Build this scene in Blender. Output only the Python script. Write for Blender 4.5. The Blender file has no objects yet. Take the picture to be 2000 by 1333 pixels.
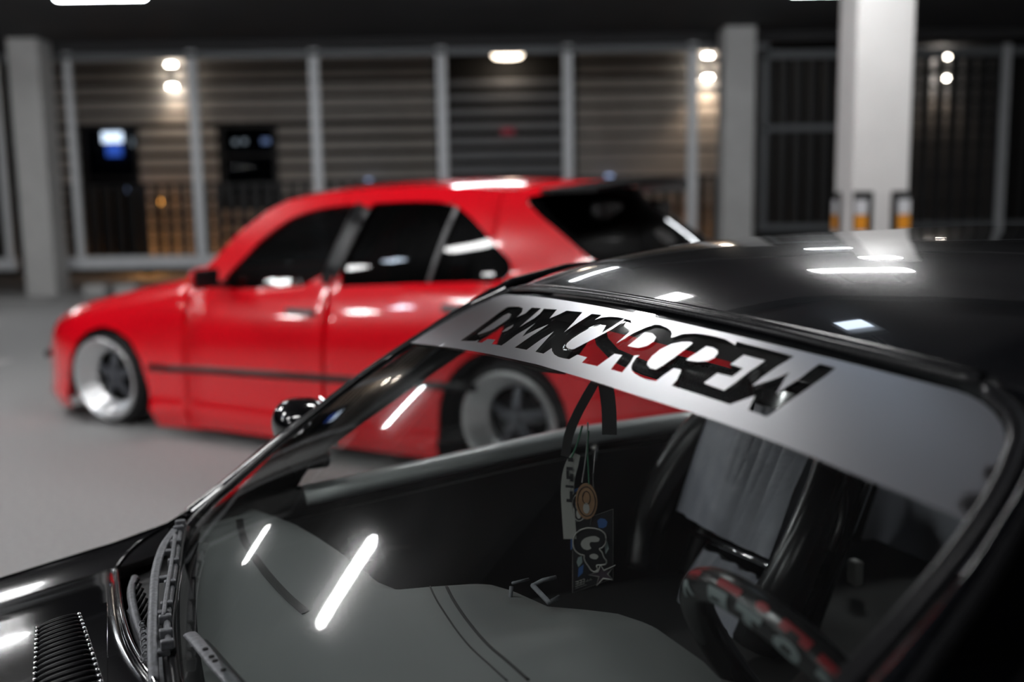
import bpy, bmesh, math, random
from math import sin, cos, pi, exp, radians, atan, atan2, sqrt
from mathutils import Vector, Matrix
from mathutils.geometry import delaunay_2d_cdt
random.seed(7)
SC = bpy.context.scene
COL = SC.collection
# ------------------------------------------------------------------ camera
PITCH = atan(271 / 1944.0); ROLL = radians(-0.9)
fw = Vector((0, cos(PITCH), -sin(PITCH)))
r0 = Vector((1, 0, 0)); u0 = r0.cross(fw)
rt = cos(ROLL) * r0 + sin(ROLL) * u0
up = -sin(ROLL) * r0 + cos(ROLL) * u0
cd = bpy.data.cameras.new('camera'); cam = bpy.data.objects.new('camera', cd); COL.objects.link(cam)
M3 = Matrix((rt, up, -fw)).transposed().to_4x4()
cam.matrix_world = Matrix.Translation((0, 0, 1.30)) @ M3
cd.lens = 35; cd.sensor_width = 36; cd.clip_start = 0.05
cd.dof.use_dof = True; cd.dof.focus_distance = 1.33; cd.dof.aperture_fstop = 2.1
SC.camera = cam
# ------------------------------------------------------------------ world, exposure
wd = bpy.data.worlds.new('night'); SC.world = wd; wd.use_nodes = True
wd.node_tree.nodes['Background'].inputs[0].default_value = (0.55, 0.62, 0.8, 1)
wd.node_tree.nodes['Background'].inputs[1].default_value = 0.004
SC.view_settings.view_transform = 'Standard'; SC.view_settings.look = 'None'
SC.view_settings.gamma = 1; SC.view_settings.use_curve_mapping = False
SC.view_settings.exposure = 0.0
TUBE = 52.0      # strength of the ceiling tubes
DATA = {'LETTERS':[[-0.5657,0.1982],[-0.5759,0.1552],[-0.5978,0.1084],[-0.6342,0.0555],[-0.5498,0.0491],[-0.5046,0.0521],[-0.469,0.0643],[-0.4525,0.0756],[-0.4452,0.0855],[-0.4311,0.0669],[-0.4529,0.0452],[-0.3925,0.0416],[-0.3668,0.0723],[-0.3396,0.1114],[-0.337,0.0749],[-0.3453,0.0595],[-0.3701,0.0414],[-0.2936,0.0369],[-0.2583,0.0673],[-0.2423,0.0488],[-0.236,0.0346],[-0.1536,0.0304],[-0.1256,0.0625],[-0.104,0.0949],[-0.1049,0.0613],[-0.1024,0.0294],[-0.0564,0.0273],[-0.0552,0.0443],[-0.0421,0.034],[-0.0162,0.0273],[0.0161,0.0242],[0.0456,0.0241],[0.042,0.0503],[0.0363,0.0714],[0.0154,0.0513],[-0.0055,0.0529],[-0.0286,0.0658],[-0.0371,0.0871],[-0.0388,0.1054],[-0.0345,0.1188],[-0.026,0.126],[-0.0109,0.13],[0.0102,0.1301],[0.018,0.1277],[0.0287,0.1067],[0.04,0.0873],[0.0545,0.0569],[0.0573,0.0354],[0.0488,0.0245],[0.0771,0.0252],[0.1199,0.0461],[0.1287,0.0885],[0.1393,0.0542],[0.1537,0.0358],[0.1716,0.0218],[0.19,0.0202],[0.2212,0.0234],[0.2428,0.0288],[0.2539,0.0345],[0.2623,0.0436],[0.2693,0.0407],[0.2828,0.0302],[0.3014,0.0235],[0.2868,0.0286],[0.3156,0.0207],[0.3412,0.0184],[0.3767,0.0174],[0.4093,0.0182],[0.4307,0.0226],[0.4432,0.025],[0.4407,0.0174],[0.5922,0.0184],[0.5736,0.0473],[0.5635,0.0743],[0.56,0.0961],[0.5813,0.0787],[0.5937,0.0672],[0.6066,0.0511],[0.6082,0.0671],[0.6168,0.0971],[0.6229,0.0811],[0.6348,0.057],[0.6445,0.0338],[0.6529,0.0201],[0.6883,0.0203],[0.6704,0.0546],[0.6535,0.0948],[0.6431,0.1243],[0.6369,0.1413],[0.5949,0.1399],[0.5832,0.1111],[0.5537,0.141],[0.473,0.1405],[0.3998,0.141],[0.3968,0.1268],[0.3807,0.1047],[0.3601,0.1064],[0.3556,0.1239],[0.3539,0.1419],[0.3287,0.1444],[0.3047,0.1436],[0.2815,0.1402],[0.265,0.1355],[0.2522,0.1283],[0.2441,0.1197],[0.2368,0.1077],[0.2371,0.0992],[0.2231,0.104],[0.235,0.1188],[0.2473,0.1459],[0.2083,0.1473],[0.1981,0.1291],[0.189,0.1101],[0.1629,0.112],[0.1592,0.1491],[0.101,0.1523],[0.0959,0.1372],[0.0536,0.1381],[0.0474,0.1536],[0.0265,0.1556],[0.0025,0.1565],[-0.0249,0.1537],[-0.0483,0.148],[-0.0656,0.1408],[-0.0673,0.1598],[-0.1074,0.1615],[-0.1293,0.1291],[-0.1505,0.0988],[-0.1553,0.1259],[-0.1535,0.1638],[-0.217,0.1676],[-0.2184,0.1256],[-0.2171,0.1012],[-0.2204,0.0838],[-0.2403,0.1047],[-0.252,0.1255],[-0.2551,0.1344],[-0.2738,0.1174],[-0.2923,0.088],[-0.2927,0.1106],[-0.2971,0.1344],[-0.2913,0.1621],[-0.2917,0.1735],[-0.3515,0.178],[-0.3666,0.1638],[-0.4148,0.1684],[-0.4169,0.1837],[-0.4477,0.1866],[-0.4584,0.1781],[-0.4682,0.1847]],'COUNTERS':[[[-0.5241,0.1635],[-0.5288,0.1513],[-0.538,0.1177],[-0.5499,0.0878],[-0.5419,0.0769],[-0.5099,0.0794],[-0.4788,0.0936],[-0.4721,0.11],[-0.4697,0.1372],[-0.4873,0.1522],[-0.5098,0.1648]],[[-0.396,0.1374],[-0.4042,0.1243],[-0.3952,0.1077],[-0.3791,0.1168],[-0.3766,0.1306],[-0.3882,0.1373]],[[0.3204,0.1194],[0.3036,0.12],[0.2869,0.1153],[0.2778,0.1086],[0.2719,0.0935],[0.2726,0.0752],[0.2839,0.0575],[0.3054,0.0469],[0.326,0.0424],[0.3365,0.0431],[0.3359,0.0566],[0.3316,0.0854],[0.325,0.1117]],[[0.1712,0.087],[0.1712,0.0669],[0.1703,0.0459],[0.1964,0.0441],[0.2205,0.0506],[0.2292,0.0614],[0.2245,0.0749],[0.2097,0.0844],[0.1904,0.0861]],[[0.3658,0.0825],[0.3776,0.0428],[0.3977,0.0421],[0.4154,0.0456],[0.4228,0.0513],[0.4251,0.0627],[0.4172,0.0729],[0.3987,0.0797],[0.3761,0.0823]],[[0.4754,0.067],[0.4834,0.0412],[0.5405,0.0412],[0.5281,0.0694],[0.5222,0.0986],[0.516,0.1196],[0.4607,0.1173],[0.4658,0.091],[0.504,0.0898],[0.5098,0.068]]],'BAND':[[-0.83,0.2618],[-0.529,0.2231],[-0.283,0.2036],[-0.0385,0.1885],[0.1807,0.1824],[0.3558,0.18],[0.4961,0.1762],[0.5662,0.1756],[0.6721,0.1762],[0.7673,0.1795],[0.8117,0.1823]],'TAGS':{'strap_a':[[-0.0047,1.0529],[-0.0268,1.0148],[-0.0445,0.9826],[-0.0576,0.9502],[-0.0627,0.918]],'strap_b':[[-0.0047,1.0529],[-0.0001,1.0239],[0.003,0.9931],[0.0045,0.9543]],'printed':[[-0.0449,0.9233],[-0.0515,0.9069],[-0.0573,0.8865],[-0.0599,0.8622],[-0.0585,0.83],[-0.0556,0.7896]],'bead':[[-0.027,0.9718],[-0.028,0.9443],[-0.0313,0.9124],[-0.0363,0.8802]],'green':[[-0.0255,0.9602],[-0.0273,0.9286],[-0.0258,0.897],[-0.0251,0.8771]],'green2':[[-0.035,0.9674],[-0.0416,0.9434],[-0.0497,0.923],[-0.053,0.9164]],'cord':[[-0.0161,0.9293],[-0.0195,0.8895],[-0.0196,0.8656]],'disc':[[-0.0293,0.8512],[-0.0124,0.8527],[-0.0291,0.8792]],'round2':[[-0.0422,0.8396],[-0.0293,0.8408],[-0.0421,0.8653]],'card':[[-0.0521,0.8144],[0.0113,0.8421],[0.0112,0.7336],[-0.0529,0.7029]],'tri':[[-0.0558,0.8641],[-0.0315,0.8742],[-0.0319,0.8002],[-0.0566,0.7691]],'C_out':[[-0.0509,0.7794],[-0.0505,0.7894],[-0.0468,0.7988],[-0.0388,0.8056],[-0.0288,0.8096],[-0.0189,0.8101],[-0.0081,0.8086],[-0.0003,0.8035],[0.0016,0.7948],[-0.0003,0.7867],[-0.0053,0.7802],[-0.0102,0.7783],[-0.0053,0.7743],[-0.0024,0.7656],[0.002,0.7611],[0.0006,0.755],[-0.0073,0.7531],[-0.0142,0.7523],[-0.0133,0.7485],[-0.0113,0.7457],[-0.0173,0.7406],[-0.0232,0.7433],[-0.0266,0.749],[-0.0311,0.7545],[-0.0341,0.7611],[-0.0326,0.7657],[-0.041,0.7664],[-0.048,0.7717]],'C_in':[[-0.0389,0.7836],[-0.0369,0.7888],[-0.0319,0.7933],[-0.0249,0.7964],[-0.016,0.7983],[-0.0088,0.7953],[-0.0102,0.79],[-0.0161,0.7884],[-0.0226,0.7883],[-0.025,0.7857],[-0.0246,0.7812],[-0.0215,0.7781],[-0.028,0.7742],[-0.0346,0.7757],[-0.0377,0.7792]],'a_in':[[-0.0255,0.7661],[-0.0221,0.7689],[-0.0171,0.7702],[-0.0122,0.7685],[-0.0108,0.7657],[-0.0142,0.7613],[-0.0201,0.7613],[-0.0241,0.7628]],'star':[[-0.0077,0.7531],[-0.0024,0.7457],[0.0149,0.7556],[0.0035,0.7404],[0.0117,0.7324],[-0.0034,0.7326],[-0.0138,0.7203],[-0.0103,0.7348],[-0.0262,0.7359],[-0.0113,0.7427]],'txt':[[-0.0484,0.7135],[-0.0333,0.7206],[-0.0317,0.7222],[-0.0217,0.7264]],'blob':[[-0.0438,0.7605],[-0.0376,0.7642],[-0.0368,0.7536],[-0.043,0.7452],[-0.046,0.7525]],'blob2':[[-0.013,0.822],[-0.0081,0.8264],[-0.0012,0.8257],[0.0027,0.8215],[0.0011,0.8145],[-0.0042,0.811],[-0.0111,0.8113]],'blob3':[[-0.0022,0.7878],[0.0026,0.7913],[0.0047,0.7794],[-0.0004,0.7704]],'blob4':[[-0.043,0.7437],[-0.0347,0.7507],[-0.0363,0.7367],[-0.044,0.7287]]},'HANG':[[0.1386,1.451,0.0],[0.9397,-0.342,0.0]],'DEFROST':[[0.4842,-0.6198,0.765],[0.4902,-0.53,0.765],[0.4882,-0.4449,0.765],[0.4805,-0.3336,0.765],[0.4684,-0.2245,0.765],[0.456,-0.1443,0.765]],'DASHSEAM':[[0.2696,-0.1077,0.785],[0.2782,-0.0544,0.785],[0.2836,0.0152,0.785],[0.2873,0.094,0.785],[0.2849,0.1529,0.785],[0.2808,0.205,0.785]],'BRACKET':[[0.1948,-0.0519,0.8],[0.1681,-0.0563,0.8],[0.1725,-0.0337,0.8],[0.1764,0.0281,0.8],[0.1573,0.0181,0.8]]}
# ------------------------------------------------------------------ materials
def mat(name, base=(.5, .5, .5), rough=.5, metal=0., coat=0., spec=.5, emit=None, es=0., noise=None, bump=None, sheen=0.):
    m = bpy.data.materials.new(name); m.use_nodes = True; nt = m.node_tree; b = nt.nodes['Principled BSDF']
    b.inputs['Base Color'].default_value = (*base, 1); b.inputs['Roughness'].default_value = rough
    b.inputs['Metallic'].default_value = metal; b.inputs['Coat Weight'].default_value = coat
    b.inputs['Coat Roughness'].default_value = .03; b.inputs['Specular IOR Level'].default_value = spec
    if emit: b.inputs['Emission Color'].default_value = (*emit, 1); b.inputs['Emission Strength'].default_value = es
    if noise:                                   # (scale, colour2, amount, detail)
        tc = nt.nodes.new('ShaderNodeTexCoord'); n = nt.nodes.new('ShaderNodeTexNoise'); n.inputs['Scale'].default_value = noise[0]
        n.inputs['Detail'].default_value = noise[3]; r = nt.nodes.new('ShaderNodeValToRGB')
        r.color_ramp.elements[0].position = .5 - noise[2]; r.color_ramp.elements[1].position = .5 + noise[2]
        r.color_ramp.elements[0].color = (*base, 1); r.color_ramp.elements[1].color = (*noise[1], 1)
        nt.links.new(tc.outputs['Object'], n.inputs['Vector']); nt.links.new(n.outputs['Fac'], r.inputs['Fac'])
        nt.links.new(r.outputs['Color'], b.inputs['Base Color'])
    if bump:                                    # (scale, strength, distance)
        tc = nt.nodes.new('ShaderNodeTexCoord'); n = nt.nodes.new('ShaderNodeTexNoise'); n.inputs['Scale'].default_value = bump[0]
        n.inputs['Detail'].default_value = 4; bp = nt.nodes.new('ShaderNodeBump'); bp.inputs['Strength'].default_value = bump[1]
        bp.inputs['Distance'].default_value = bump[2]; nt.links.new(tc.outputs['Object'], n.inputs['Vector'])
        nt.links.new(n.outputs['Fac'], bp.inputs['Height']); nt.links.new(bp.outputs['Normal'], b.inputs['Normal'])
    return m

def glass_mat(name, tint=(1, 1, 1), dust=.02, haze=.06, ior=1.5, rough=.01, hrough=.3):
    """thin pane: clear transmission, fresnel mirror, a dusty film"""
    m = bpy.data.materials.new(name); m.use_nodes = True; nt = m.node_tree; nt.nodes.clear()
    N = nt.nodes.new; L = nt.links.new
    out = N('ShaderNodeOutputMaterial'); tr = N('ShaderNodeBsdfTransparent'); tr.inputs[0].default_value = (*tint, 1)
    gl = N('ShaderNodeBsdfGlossy'); gl.inputs['Roughness'].default_value = rough
    g2 = N('ShaderNodeBsdfGlossy'); g2.inputs['Roughness'].default_value = hrough
    df = N('ShaderNodeBsdfDiffuse'); df.inputs[0].default_value = (.75, .8, .82, 1)
    fr = N('ShaderNodeFresnel'); ge = N('ShaderNodeNewGeometry'); m_ = N('ShaderNodeMath'); m_.operation = 'MULTIPLY_ADD'
    m_.inputs[1].default_value = -2; m_.inputs[2].default_value = 1; pw_ = N('ShaderNodeMath'); pw_.operation = 'POWER'; pw_.inputs[0].default_value = ior
    L(ge.outputs['Backfacing'], m_.inputs[0]); L(m_.outputs[0], pw_.inputs[1]); L(pw_.outputs[0], fr.inputs[0])
    tc = N('ShaderNodeTexCoord'); n = N('ShaderNodeTexNoise'); n.inputs['Scale'].default_value = 9; n.inputs['Detail'].default_value = 6
    mr = N('ShaderNodeMapRange'); mr.inputs[1].default_value = .35; mr.inputs[2].default_value = .75
    mr.inputs[3].default_value = dust * .3; mr.inputs[4].default_value = dust * 1.7
    L(tc.outputs['Object'], n.inputs['Vector']); L(n.outputs['Fac'], mr.inputs[0])
    m1 = N('ShaderNodeMixShader'); L(fr.outputs[0], m1.inputs[0]); L(tr.outputs[0], m1.inputs[1]); L(gl.outputs[0], m1.inputs[2])
    m2 = N('ShaderNodeMixShader'); m2.inputs[0].default_value = haze; L(m1.outputs[0], m2.inputs[1]); L(g2.outputs[0], m2.inputs[2])
    m3 = N('ShaderNodeMixShader'); L(mr.outputs[0], m3.inputs[0]); L(m2.outputs[0], m3.inputs[1]); L(df.outputs[0], m3.inputs[2])
    L(m3.outputs[0], out.inputs[0]); return m

def vinyl(name):
    m = bpy.data.materials.new(name); m.use_nodes = True; nt = m.node_tree; nt.nodes.clear(); N = nt.nodes.new
    o = N('ShaderNodeOutputMaterial'); g = N('ShaderNodeBsdfAnisotropic'); g.distribution = 'BECKMANN'; g.inputs[0].default_value = (.88, .89, .92, 1); g.inputs['Roughness'].default_value = .40
    d = N('ShaderNodeBsdfDiffuse'); d.inputs[0].default_value = (.5, .5, .52, 1); x = N('ShaderNodeMixShader'); x.inputs[0].default_value = .88
    nt.links.new(d.outputs[0], x.inputs[1]); nt.links.new(g.outputs[0], x.inputs[2]); nt.links.new(x.outputs[0], o.inputs[0]); return m

def emis(name, col, s):
    m = bpy.data.materials.new(name); m.use_nodes = True; nt = m.node_tree; nt.nodes.clear()
    o = nt.nodes.new('ShaderNodeOutputMaterial'); e = nt.nodes.new('ShaderNodeEmission')
    e.inputs[0].default_value = (*col, 1); e.inputs[1].default_value = s; nt.links.new(e.outputs[0], o.inputs[0]); return m

M = dict(
    black=mat('black_paint', (.004, .0045, .006), .25, 0, 1., .03, noise=(260, (.014, .015, .018), .2, 3)),
    black_clean=mat('black_gloss', (.004, .004, .005), .12, 0, .6),
    rubber=mat('rubber_trim', (.010, .010, .011), .25, spec=.12, noise=(300, (.022, .022, .024), .2, 3)),
    rubber_d=mat('dark_rubber', (.012, .012, .013), .6),
    cowl=mat('weathered_plastic', (.10, .105, .115), .7, noise=(60, (.22, .23, .25), .25, 5)),
    wiper=mat('wiper_metal', (.10, .10, .11), .5, .3, noise=(150, (.24, .25, .27), .3, 4)),
    glass=glass_mat('windshield_glass', (.86, .89, .88), dust=.002, haze=.035, hrough=.12),
    sglass=glass_mat('side_glass', (.9, .92, .92), dust=.004, haze=.0),
    tint=glass_mat('tinted_glass', (.20, .21, .22), dust=.0, haze=.004, ior=1.6),
    dark_tint=glass_mat('dark_tinted_glass', (.05, .05, .055), dust=.0, haze=.002, ior=1.45),
    band=vinyl('sun_strip_vinyl'),
    louvre=mat('louvre_black', (.004, .004, .005), .32, spec=.12), dash=mat('dashboard_plastic', (.145, .154, .151), .55, bump=(900, .25, .0006)),
    dash_d=mat('dash_groove', (.006, .006, .006), .6),
    cloth=mat('seat_satin', (.33, .34, .39), .42, 0, 0, .6, bump=(14, .5, .01)),
    leather=mat('seat_bolster', (.018, .018, .019), .25, 0, 0, .6),
    interior=mat('interior_black', (.004, .004, .0045), .6),
    chrome=mat('chrome', (.8, .8, .8), .12, 1.),
    sill=mat('door_cap', (.6, .63, .63), .4, 0, .3),
    red=mat('red_paint', (.95, .001, .012), .24, 0, 1., .5),
    redtrim=mat('red_car_trim', (.008, .008, .009), .35),
    handle=mat('door_handle_plastic', (.16, .16, .165), .35),
    rim=mat('polished_lip', (.78, .79, .8), .30, .85),
    spoke=mat('spoke_gunmetal', (.10, .105, .12), .4, .5),
    tyre=mat('tyre', (.013, .013, .014), .6),
    asphalt=mat('asphalt', (.25, .25, .248), .8, noise=(55, (.45, .45, .447), .3, 8), bump=(120, .5, .006)),
    line=mat('road_paint', (.62, .62, .6), .6, noise=(20, (.4, .4, .4), .3, 6)),
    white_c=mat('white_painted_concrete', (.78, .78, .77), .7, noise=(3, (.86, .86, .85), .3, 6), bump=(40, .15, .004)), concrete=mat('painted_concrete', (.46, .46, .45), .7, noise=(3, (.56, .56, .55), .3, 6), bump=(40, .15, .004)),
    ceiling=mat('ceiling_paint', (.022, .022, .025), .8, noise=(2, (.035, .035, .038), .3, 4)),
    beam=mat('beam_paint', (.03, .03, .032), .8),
    steel=mat('galvanised_steel', (.78, .8, .82), .5, .25, noise=(20, (.5, .52, .54), .3, 4)),
    steel_d=mat('dark_rail_steel', (.16, .17, .18), .5, .2),
    bars=mat('black_bars', (.012, .012, .013), .5),
    board=mat('wall_board', (.44, .415, .385), .75, noise=(4, (.52, .49, .455), .3, 5)),
    shutter=mat('shutter_slat', (.17, .175, .185), .5, .3),
    void=mat('dark_recess', (.004, .004, .004), .8),
    pane=glass_mat('window_pane', (.4, .42, .45), dust=0, haze=0, ior=1.06),
    lampbody=mat('lamp_housing', (.2, .2, .2), .5),
    tubef=emis('weak_tube_light', (.92, .96, 1.), TUBE * .55), tube=emis('tube_light', (1., 1., 1.0), TUBE), tubec=emis('dim_cold_tube_light', (.72, .84, 1.), TUBE * .22), tubeb=emis('cold_tube_light', (.72, .84, 1.), TUBE * .8),
    warm=emis('wall_lamp_glow', (1., .9, .78), 60), amber=emis('amber_lamp', (1., .42, .08), 6), blue=emis('blue_sign_glow', (.08, .22, 1.), 2.2),
    white=emis('white_glow', (.85, .93, 1.), 9), dimw=emis('dim_white_glow', (.8, .88, .9), 1.1), redl=emis('red_sign_glow', (1., .12, .2), .12), bluew=emis('blue_white_glow', (.45, .6, 1.), 1.2),
    guard=mat('guard_rubber', (.01, .01, .01), .6), orange=mat('reflective_orange', (.85, .33, .02), .5), refw=mat('reflective_white', (.7, .72, .75), .5),
    strap=mat('strap_webbing', (.022, .022, .023), .8, bump=(500, .4, .001)), print_w=mat('printed_lanyard', (.34, .34, .32), .6),
    ink=mat('black_ink', (.01, .01, .012), .5), green=mat('green_cord', (.04, .16, .09), .6), bead=mat('silver_beads', (.4, .4, .4), .35, .6),
    wood=mat('wooden_disc', (.33, .19, .10), .6, noise=(80, (.22, .12, .06), .3, 4)), card=mat('card_black', (.006, .006, .008), .5),
    cardw=mat('card_print_grey', (.36, .36, .34), .5), cardb=mat('card_print_blue', (.03, .10, .28), .5), cardc=mat('card_print_pale', (.22, .28, .28), .5), cardp=mat('card_star_plum', (.05, .035, .05), .5),
    wl=mat('wheel_print_grey', (.17, .20, .20), .6), wr=mat('wheel_print_red', (.22, .0, .006), .5),
)

# ------------------------------------------------------------------ mesh helpers
def tag(o, label=None, cat=None, group=None, kind=None):
    if label: o['label'] = label
    if cat: o['category'] = cat
    if group: o['group'] = group
    if kind: o['kind'] = kind
    return o
def empty(name, loc=(0, 0, 0), rz=0, label=None, cat=None, group=None):
    o = bpy.data.objects.new(name, None); COL.objects.link(o); o.location = loc; o.rotation_euler = (0, 0, rz)
    return tag(o, label, cat, group)
def mesh(name, V, F, m, parent=None, smooth=True, solid=0, label=None):
    me = bpy.data.meshes.new(name); me.from_pydata([tuple(v) for v in V], [], F); me.validate()
    bm = bmesh.new(); bm.from_mesh(me); bmesh.ops.recalc_face_normals(bm, faces=bm.faces); bm.to_mesh(me); bm.free()
    if smooth:
        for p in me.polygons: p.use_smooth = True
    me.materials.append(M[m] if isinstance(m, str) else m)
    o = bpy.data.objects.new(name, me); COL.objects.link(o)
    if parent: o.parent = parent
    if solid:
        md = o.modifiers.new('thickness', 'SOLIDIFY'); md.thickness = abs(solid); md.offset = -1 if solid > 0 else 1
        if smooth: es = o.modifiers.new('crisp', 'EDGE_SPLIT'); es.split_angle = radians(50)
    if label: o['label'] = label
    return o
def flip(o):
    o.data.flip_normals(); return o
def join(name, parts, m, parent=None, smooth=False, label=None):
    V, F = [], []
    for v, f in parts:
        k = len(V); V += list(v); F += [tuple(i + k for i in q) for q in f]
    return mesh(name, V, F, m, parent, smooth, label=label)
def gridvf(fn, nu, nv, cu=False, cv=False):
    V = [fn(i / (nu if cu else nu - 1), j / (nv if cv else nv - 1)) for i in range(nu) for j in range(nv)]
    F = []
    for i in range(nu if cu else nu - 1):
        for j in range(nv if cv else nv - 1):
            a = i * nv + j; b = ((i + 1) % nu) * nv + j; c = ((i + 1) % nu) * nv + (j + 1) % nv; d = i * nv + (j + 1) % nv
            F.append((a, b, c, d))
    return V, F
def grid(name, fn, nu, nv, m, parent=None, cu=False, cv=False, solid=0, label=None):
    return mesh(name, *gridvf(fn, nu, nv, cu, cv), m, parent, True, solid, label)
def boxvf(c, s, ch=0.0, R=None):
    """box with all edges chamfered (24 corners)"""
    hx, hy, hz = s[0] / 2, s[1] / 2, s[2] / 2; ch = min(ch, hx * .9, hy * .9, hz * .9)
    c = Vector(c)
    if ch <= 0:
        V = [Vector((x, y, z)) for x in (-hx, hx) for y in (-hy, hy) for z in (-hz, hz)]
        F = [(0, 1, 3, 2), (4, 6, 7, 5), (0, 4, 5, 1), (2, 3, 7, 6), (0, 2, 6, 4), (1, 5, 7, 3)]
    else:
        bm = bmesh.new(); bmesh.ops.create_cube(bm, size=1)
        for v in bm.verts: v.co = Vector((v.co.x * 2 * hx, v.co.y * 2 * hy, v.co.z * 2 * hz))
        bmesh.ops.bevel(bm, geom=bm.edges[:], offset=ch, segments=2, affect='EDGES', profile=.5)
        bm.verts.index_update(); V = [v.co.copy() for v in bm.verts]; F = [tuple(v.index for v in f.verts) for f in bm.faces]; bm.free()
    if R is not None: V = [R @ v for v in V]
    return [v + c for v in V], F
def box(name, c, s, m, parent=None, ch=.004, R=None, label=None):
    o = mesh(name, *boxvf(c, s, ch, R), m, parent, False, label=label); return o
def tubevf(pts, rx, ry=None, n=10, closed=False, upv=(0, 0, 1)):
    pts = [Vector(p) for p in pts]; ry = ry or rx; N = len(pts); V = []; F = []
    for i, p in enumerate(pts):
        a = pts[i - 1] if (i or closed) else p; b = pts[(i + 1) % N] if (i < N - 1 or closed) else p
        t = (b - a).normalized(); s = t.cross(Vector(upv))
        if s.length < 1e-4: s = t.cross(Vector((0, 1, 0)))
        s.normalize(); w = s.cross(t).normalized()
        for k in range(n):
            an = 2 * pi * k / n; V.append(p + s * rx * cos(an) + w * ry * sin(an))
    for i in range(N if closed else N - 1):
        for k in range(n):
            F.append((i * n + k, i * n + (k + 1) % n, ((i + 1) % N) * n + (k + 1) % n, ((i + 1) % N) * n + k))
    if not closed: F.append(tuple(range(n - 1, -1, -1))); F.append(tuple((N - 1) * n + k for k in range(n)))
    return V, F
def tube(name, pts, rx, m, parent=None, ry=None, n=10, closed=False, upv=(0, 0, 1), label=None):
    return mesh(name, *tubevf(pts, rx, ry, n, closed, upv), m, parent, True, label=label)
def lathevf(prof, n=48, c=(0, 0, 0)):          # axis = local Y; prof = [(r, y)]
    V = []; F = []
    for i in range(n):
        a = 2 * pi * i / n
        for r, y in prof: V.append(Vector((c[0] + r * cos(a), c[1] + y, c[2] + r * sin(a))))
    k = len(prof)
    for i in range(n):
        for j in range(k - 1): F.append((i * k + j, ((i + 1) % n) * k + j, ((i + 1) % n) * k + j + 1, i * k + j + 1))
    return V, F
def inside(p, poly):
    r = False; x, y = p; j = len(poly) - 1
    for i in range(len(poly)):
        xi, yi = poly[i]; xj, yj = poly[j]
        if (yi > y) != (yj > y) and x < (xj - xi) * (y - yi) / (yj - yi) + xi: r = not r
        j = i
    return r
def dens(poly, step):
    out = []
    for i, a in enumerate(poly):
        b = poly[(i + 1) % len(poly)]; d = math.hypot(b[0] - a[0], b[1] - a[1]); k = max(1, int(d / step + .5))
        out += [(a[0] + (b[0] - a[0]) * j / k, a[1] + (b[1] - a[1]) * j / k) for j in range(k)]
    return out
def smoothpoly(poly, it=1):
    for _ in range(it):
        q = []
        for i, a in enumerate(poly):
            b = poly[(i + 1) % len(poly)]; q += [(a[0] * .8 + b[0] * .2, a[1] * .8 + b[1] * .2), (a[0] * .2 + b[0] * .8, a[1] * .2 + b[1] * .8)]
        poly = q
    return poly
def panelvf(outline, holes, fn, step, clip=None, sy=None):
    """fill an outline with holes by an even triangulated grid and bend it with fn(x, z)"""
    sy = sy or step
    loops = [dens(outline, step)] + [dens(h, step) for h in holes]
    P = []; E = []
    for lp in loops:
        k = len(P); P += lp; E += [(k + i, k + (i + 1) % len(lp)) for i in range(len(lp))]
    if clip:
        for x in clip:
            if min(p[0] for p in outline) < x < max(p[0] for p in outline):
                k = len(P); zs = [min(p[1] for p in outline) - .01, max(p[1] for p in outline) + .01]; P += [(x, zs[0]), (x, zs[1])]; E.append((k, k + 1))
    nb = len(P); cell = {}
    for p in P: cell.setdefault((int(p[0] // step), int(p[1] // sy)), []).append(p)
    x0, x1 = min(p[0] for p in outline), max(p[0] for p in outline); z0, z1 = min(p[1] for p in outline), max(p[1] for p in outline)
    for i in range(int((x1 - x0) / step) + 1):
        for j in range(int((z1 - z0) / sy) + 1):
            x = x0 + (i + .5 + .25 * (j % 2)) * step; z = z0 + (j + .5) * sy
            if clip and not (clip[0] < x < clip[-1]): continue
            ci = (int(x // step), int(z // sy)); near = False
            for a in (-1, 0, 1):
                for b in (-1, 0, 1):
                    for q in cell.get((ci[0] + a, ci[1] + b), ()):
                        if ((q[0] - x) / step) ** 2 + ((q[1] - z) / sy) ** 2 < .16: near = True
            if not near and inside((x, z), outline): P.append((x, z))
    r = delaunay_2d_cdt([Vector(p) for p in P], E, [], 0, 1e-6)
    VV, FF = r[0], r[2]; keep = []
    for f in FF:
        cx = sum(VV[i][0] for i in f) / len(f); cz = sum(VV[i][1] for i in f) / len(f)
        if clip and not (clip[0] < cx < clip[-1]): continue
        if inside((cx, cz), loops[0]) and not any(inside((cx, cz), h) for h in loops[1:]): keep.append(tuple(f))
    used = sorted({i for f in keep for i in f}); ix = {k: n for n, k in enumerate(used)}
    return [Vector(fn(*VV[i])) for i in used], [tuple(ix[i] for i in f) for f in keep]
def panel(name, outline, holes, fn, step, m, parent=None, clip=None, solid=0, smooth=True, label=None, sy=None):
    return mesh(name, *panelvf(outline, holes, fn, step, clip, sy), m, parent, smooth, solid, label)
def ip(x, tab):
    if x <= tab[0][0]: return tab[0][1]
    for (a, b), (c, d) in zip(tab, tab[1:]):
        if x <= c: return b + (d - b) * (x - a) / (c - a)
    return tab[-1][1]
def polyat(tab, s):                             # smooth catmull-rom through tab, s in 0..1
    n = len(tab) - 1; f = min(max(s, 0), 1) * n; i = min(int(f), n - 1); t = f - i
    p = [Vector(tab[max(0, min(n, i + k))]) for k in (-1, 0, 1, 2)]
    return .5 * ((2 * p[1]) + (-p[0] + p[2]) * t + (2 * p[0] - 5 * p[1] + 4 * p[2] - p[3]) * t * t + (-p[0] + 3 * p[1] - 3 * p[2] + p[3]) * t ** 3)
def copy_tree(o, parent=None):
    c = o.copy(); COL.objects.link(c); c.parent = parent
    for ch in list(o.children): copy_tree(ch, c)
    return c

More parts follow.
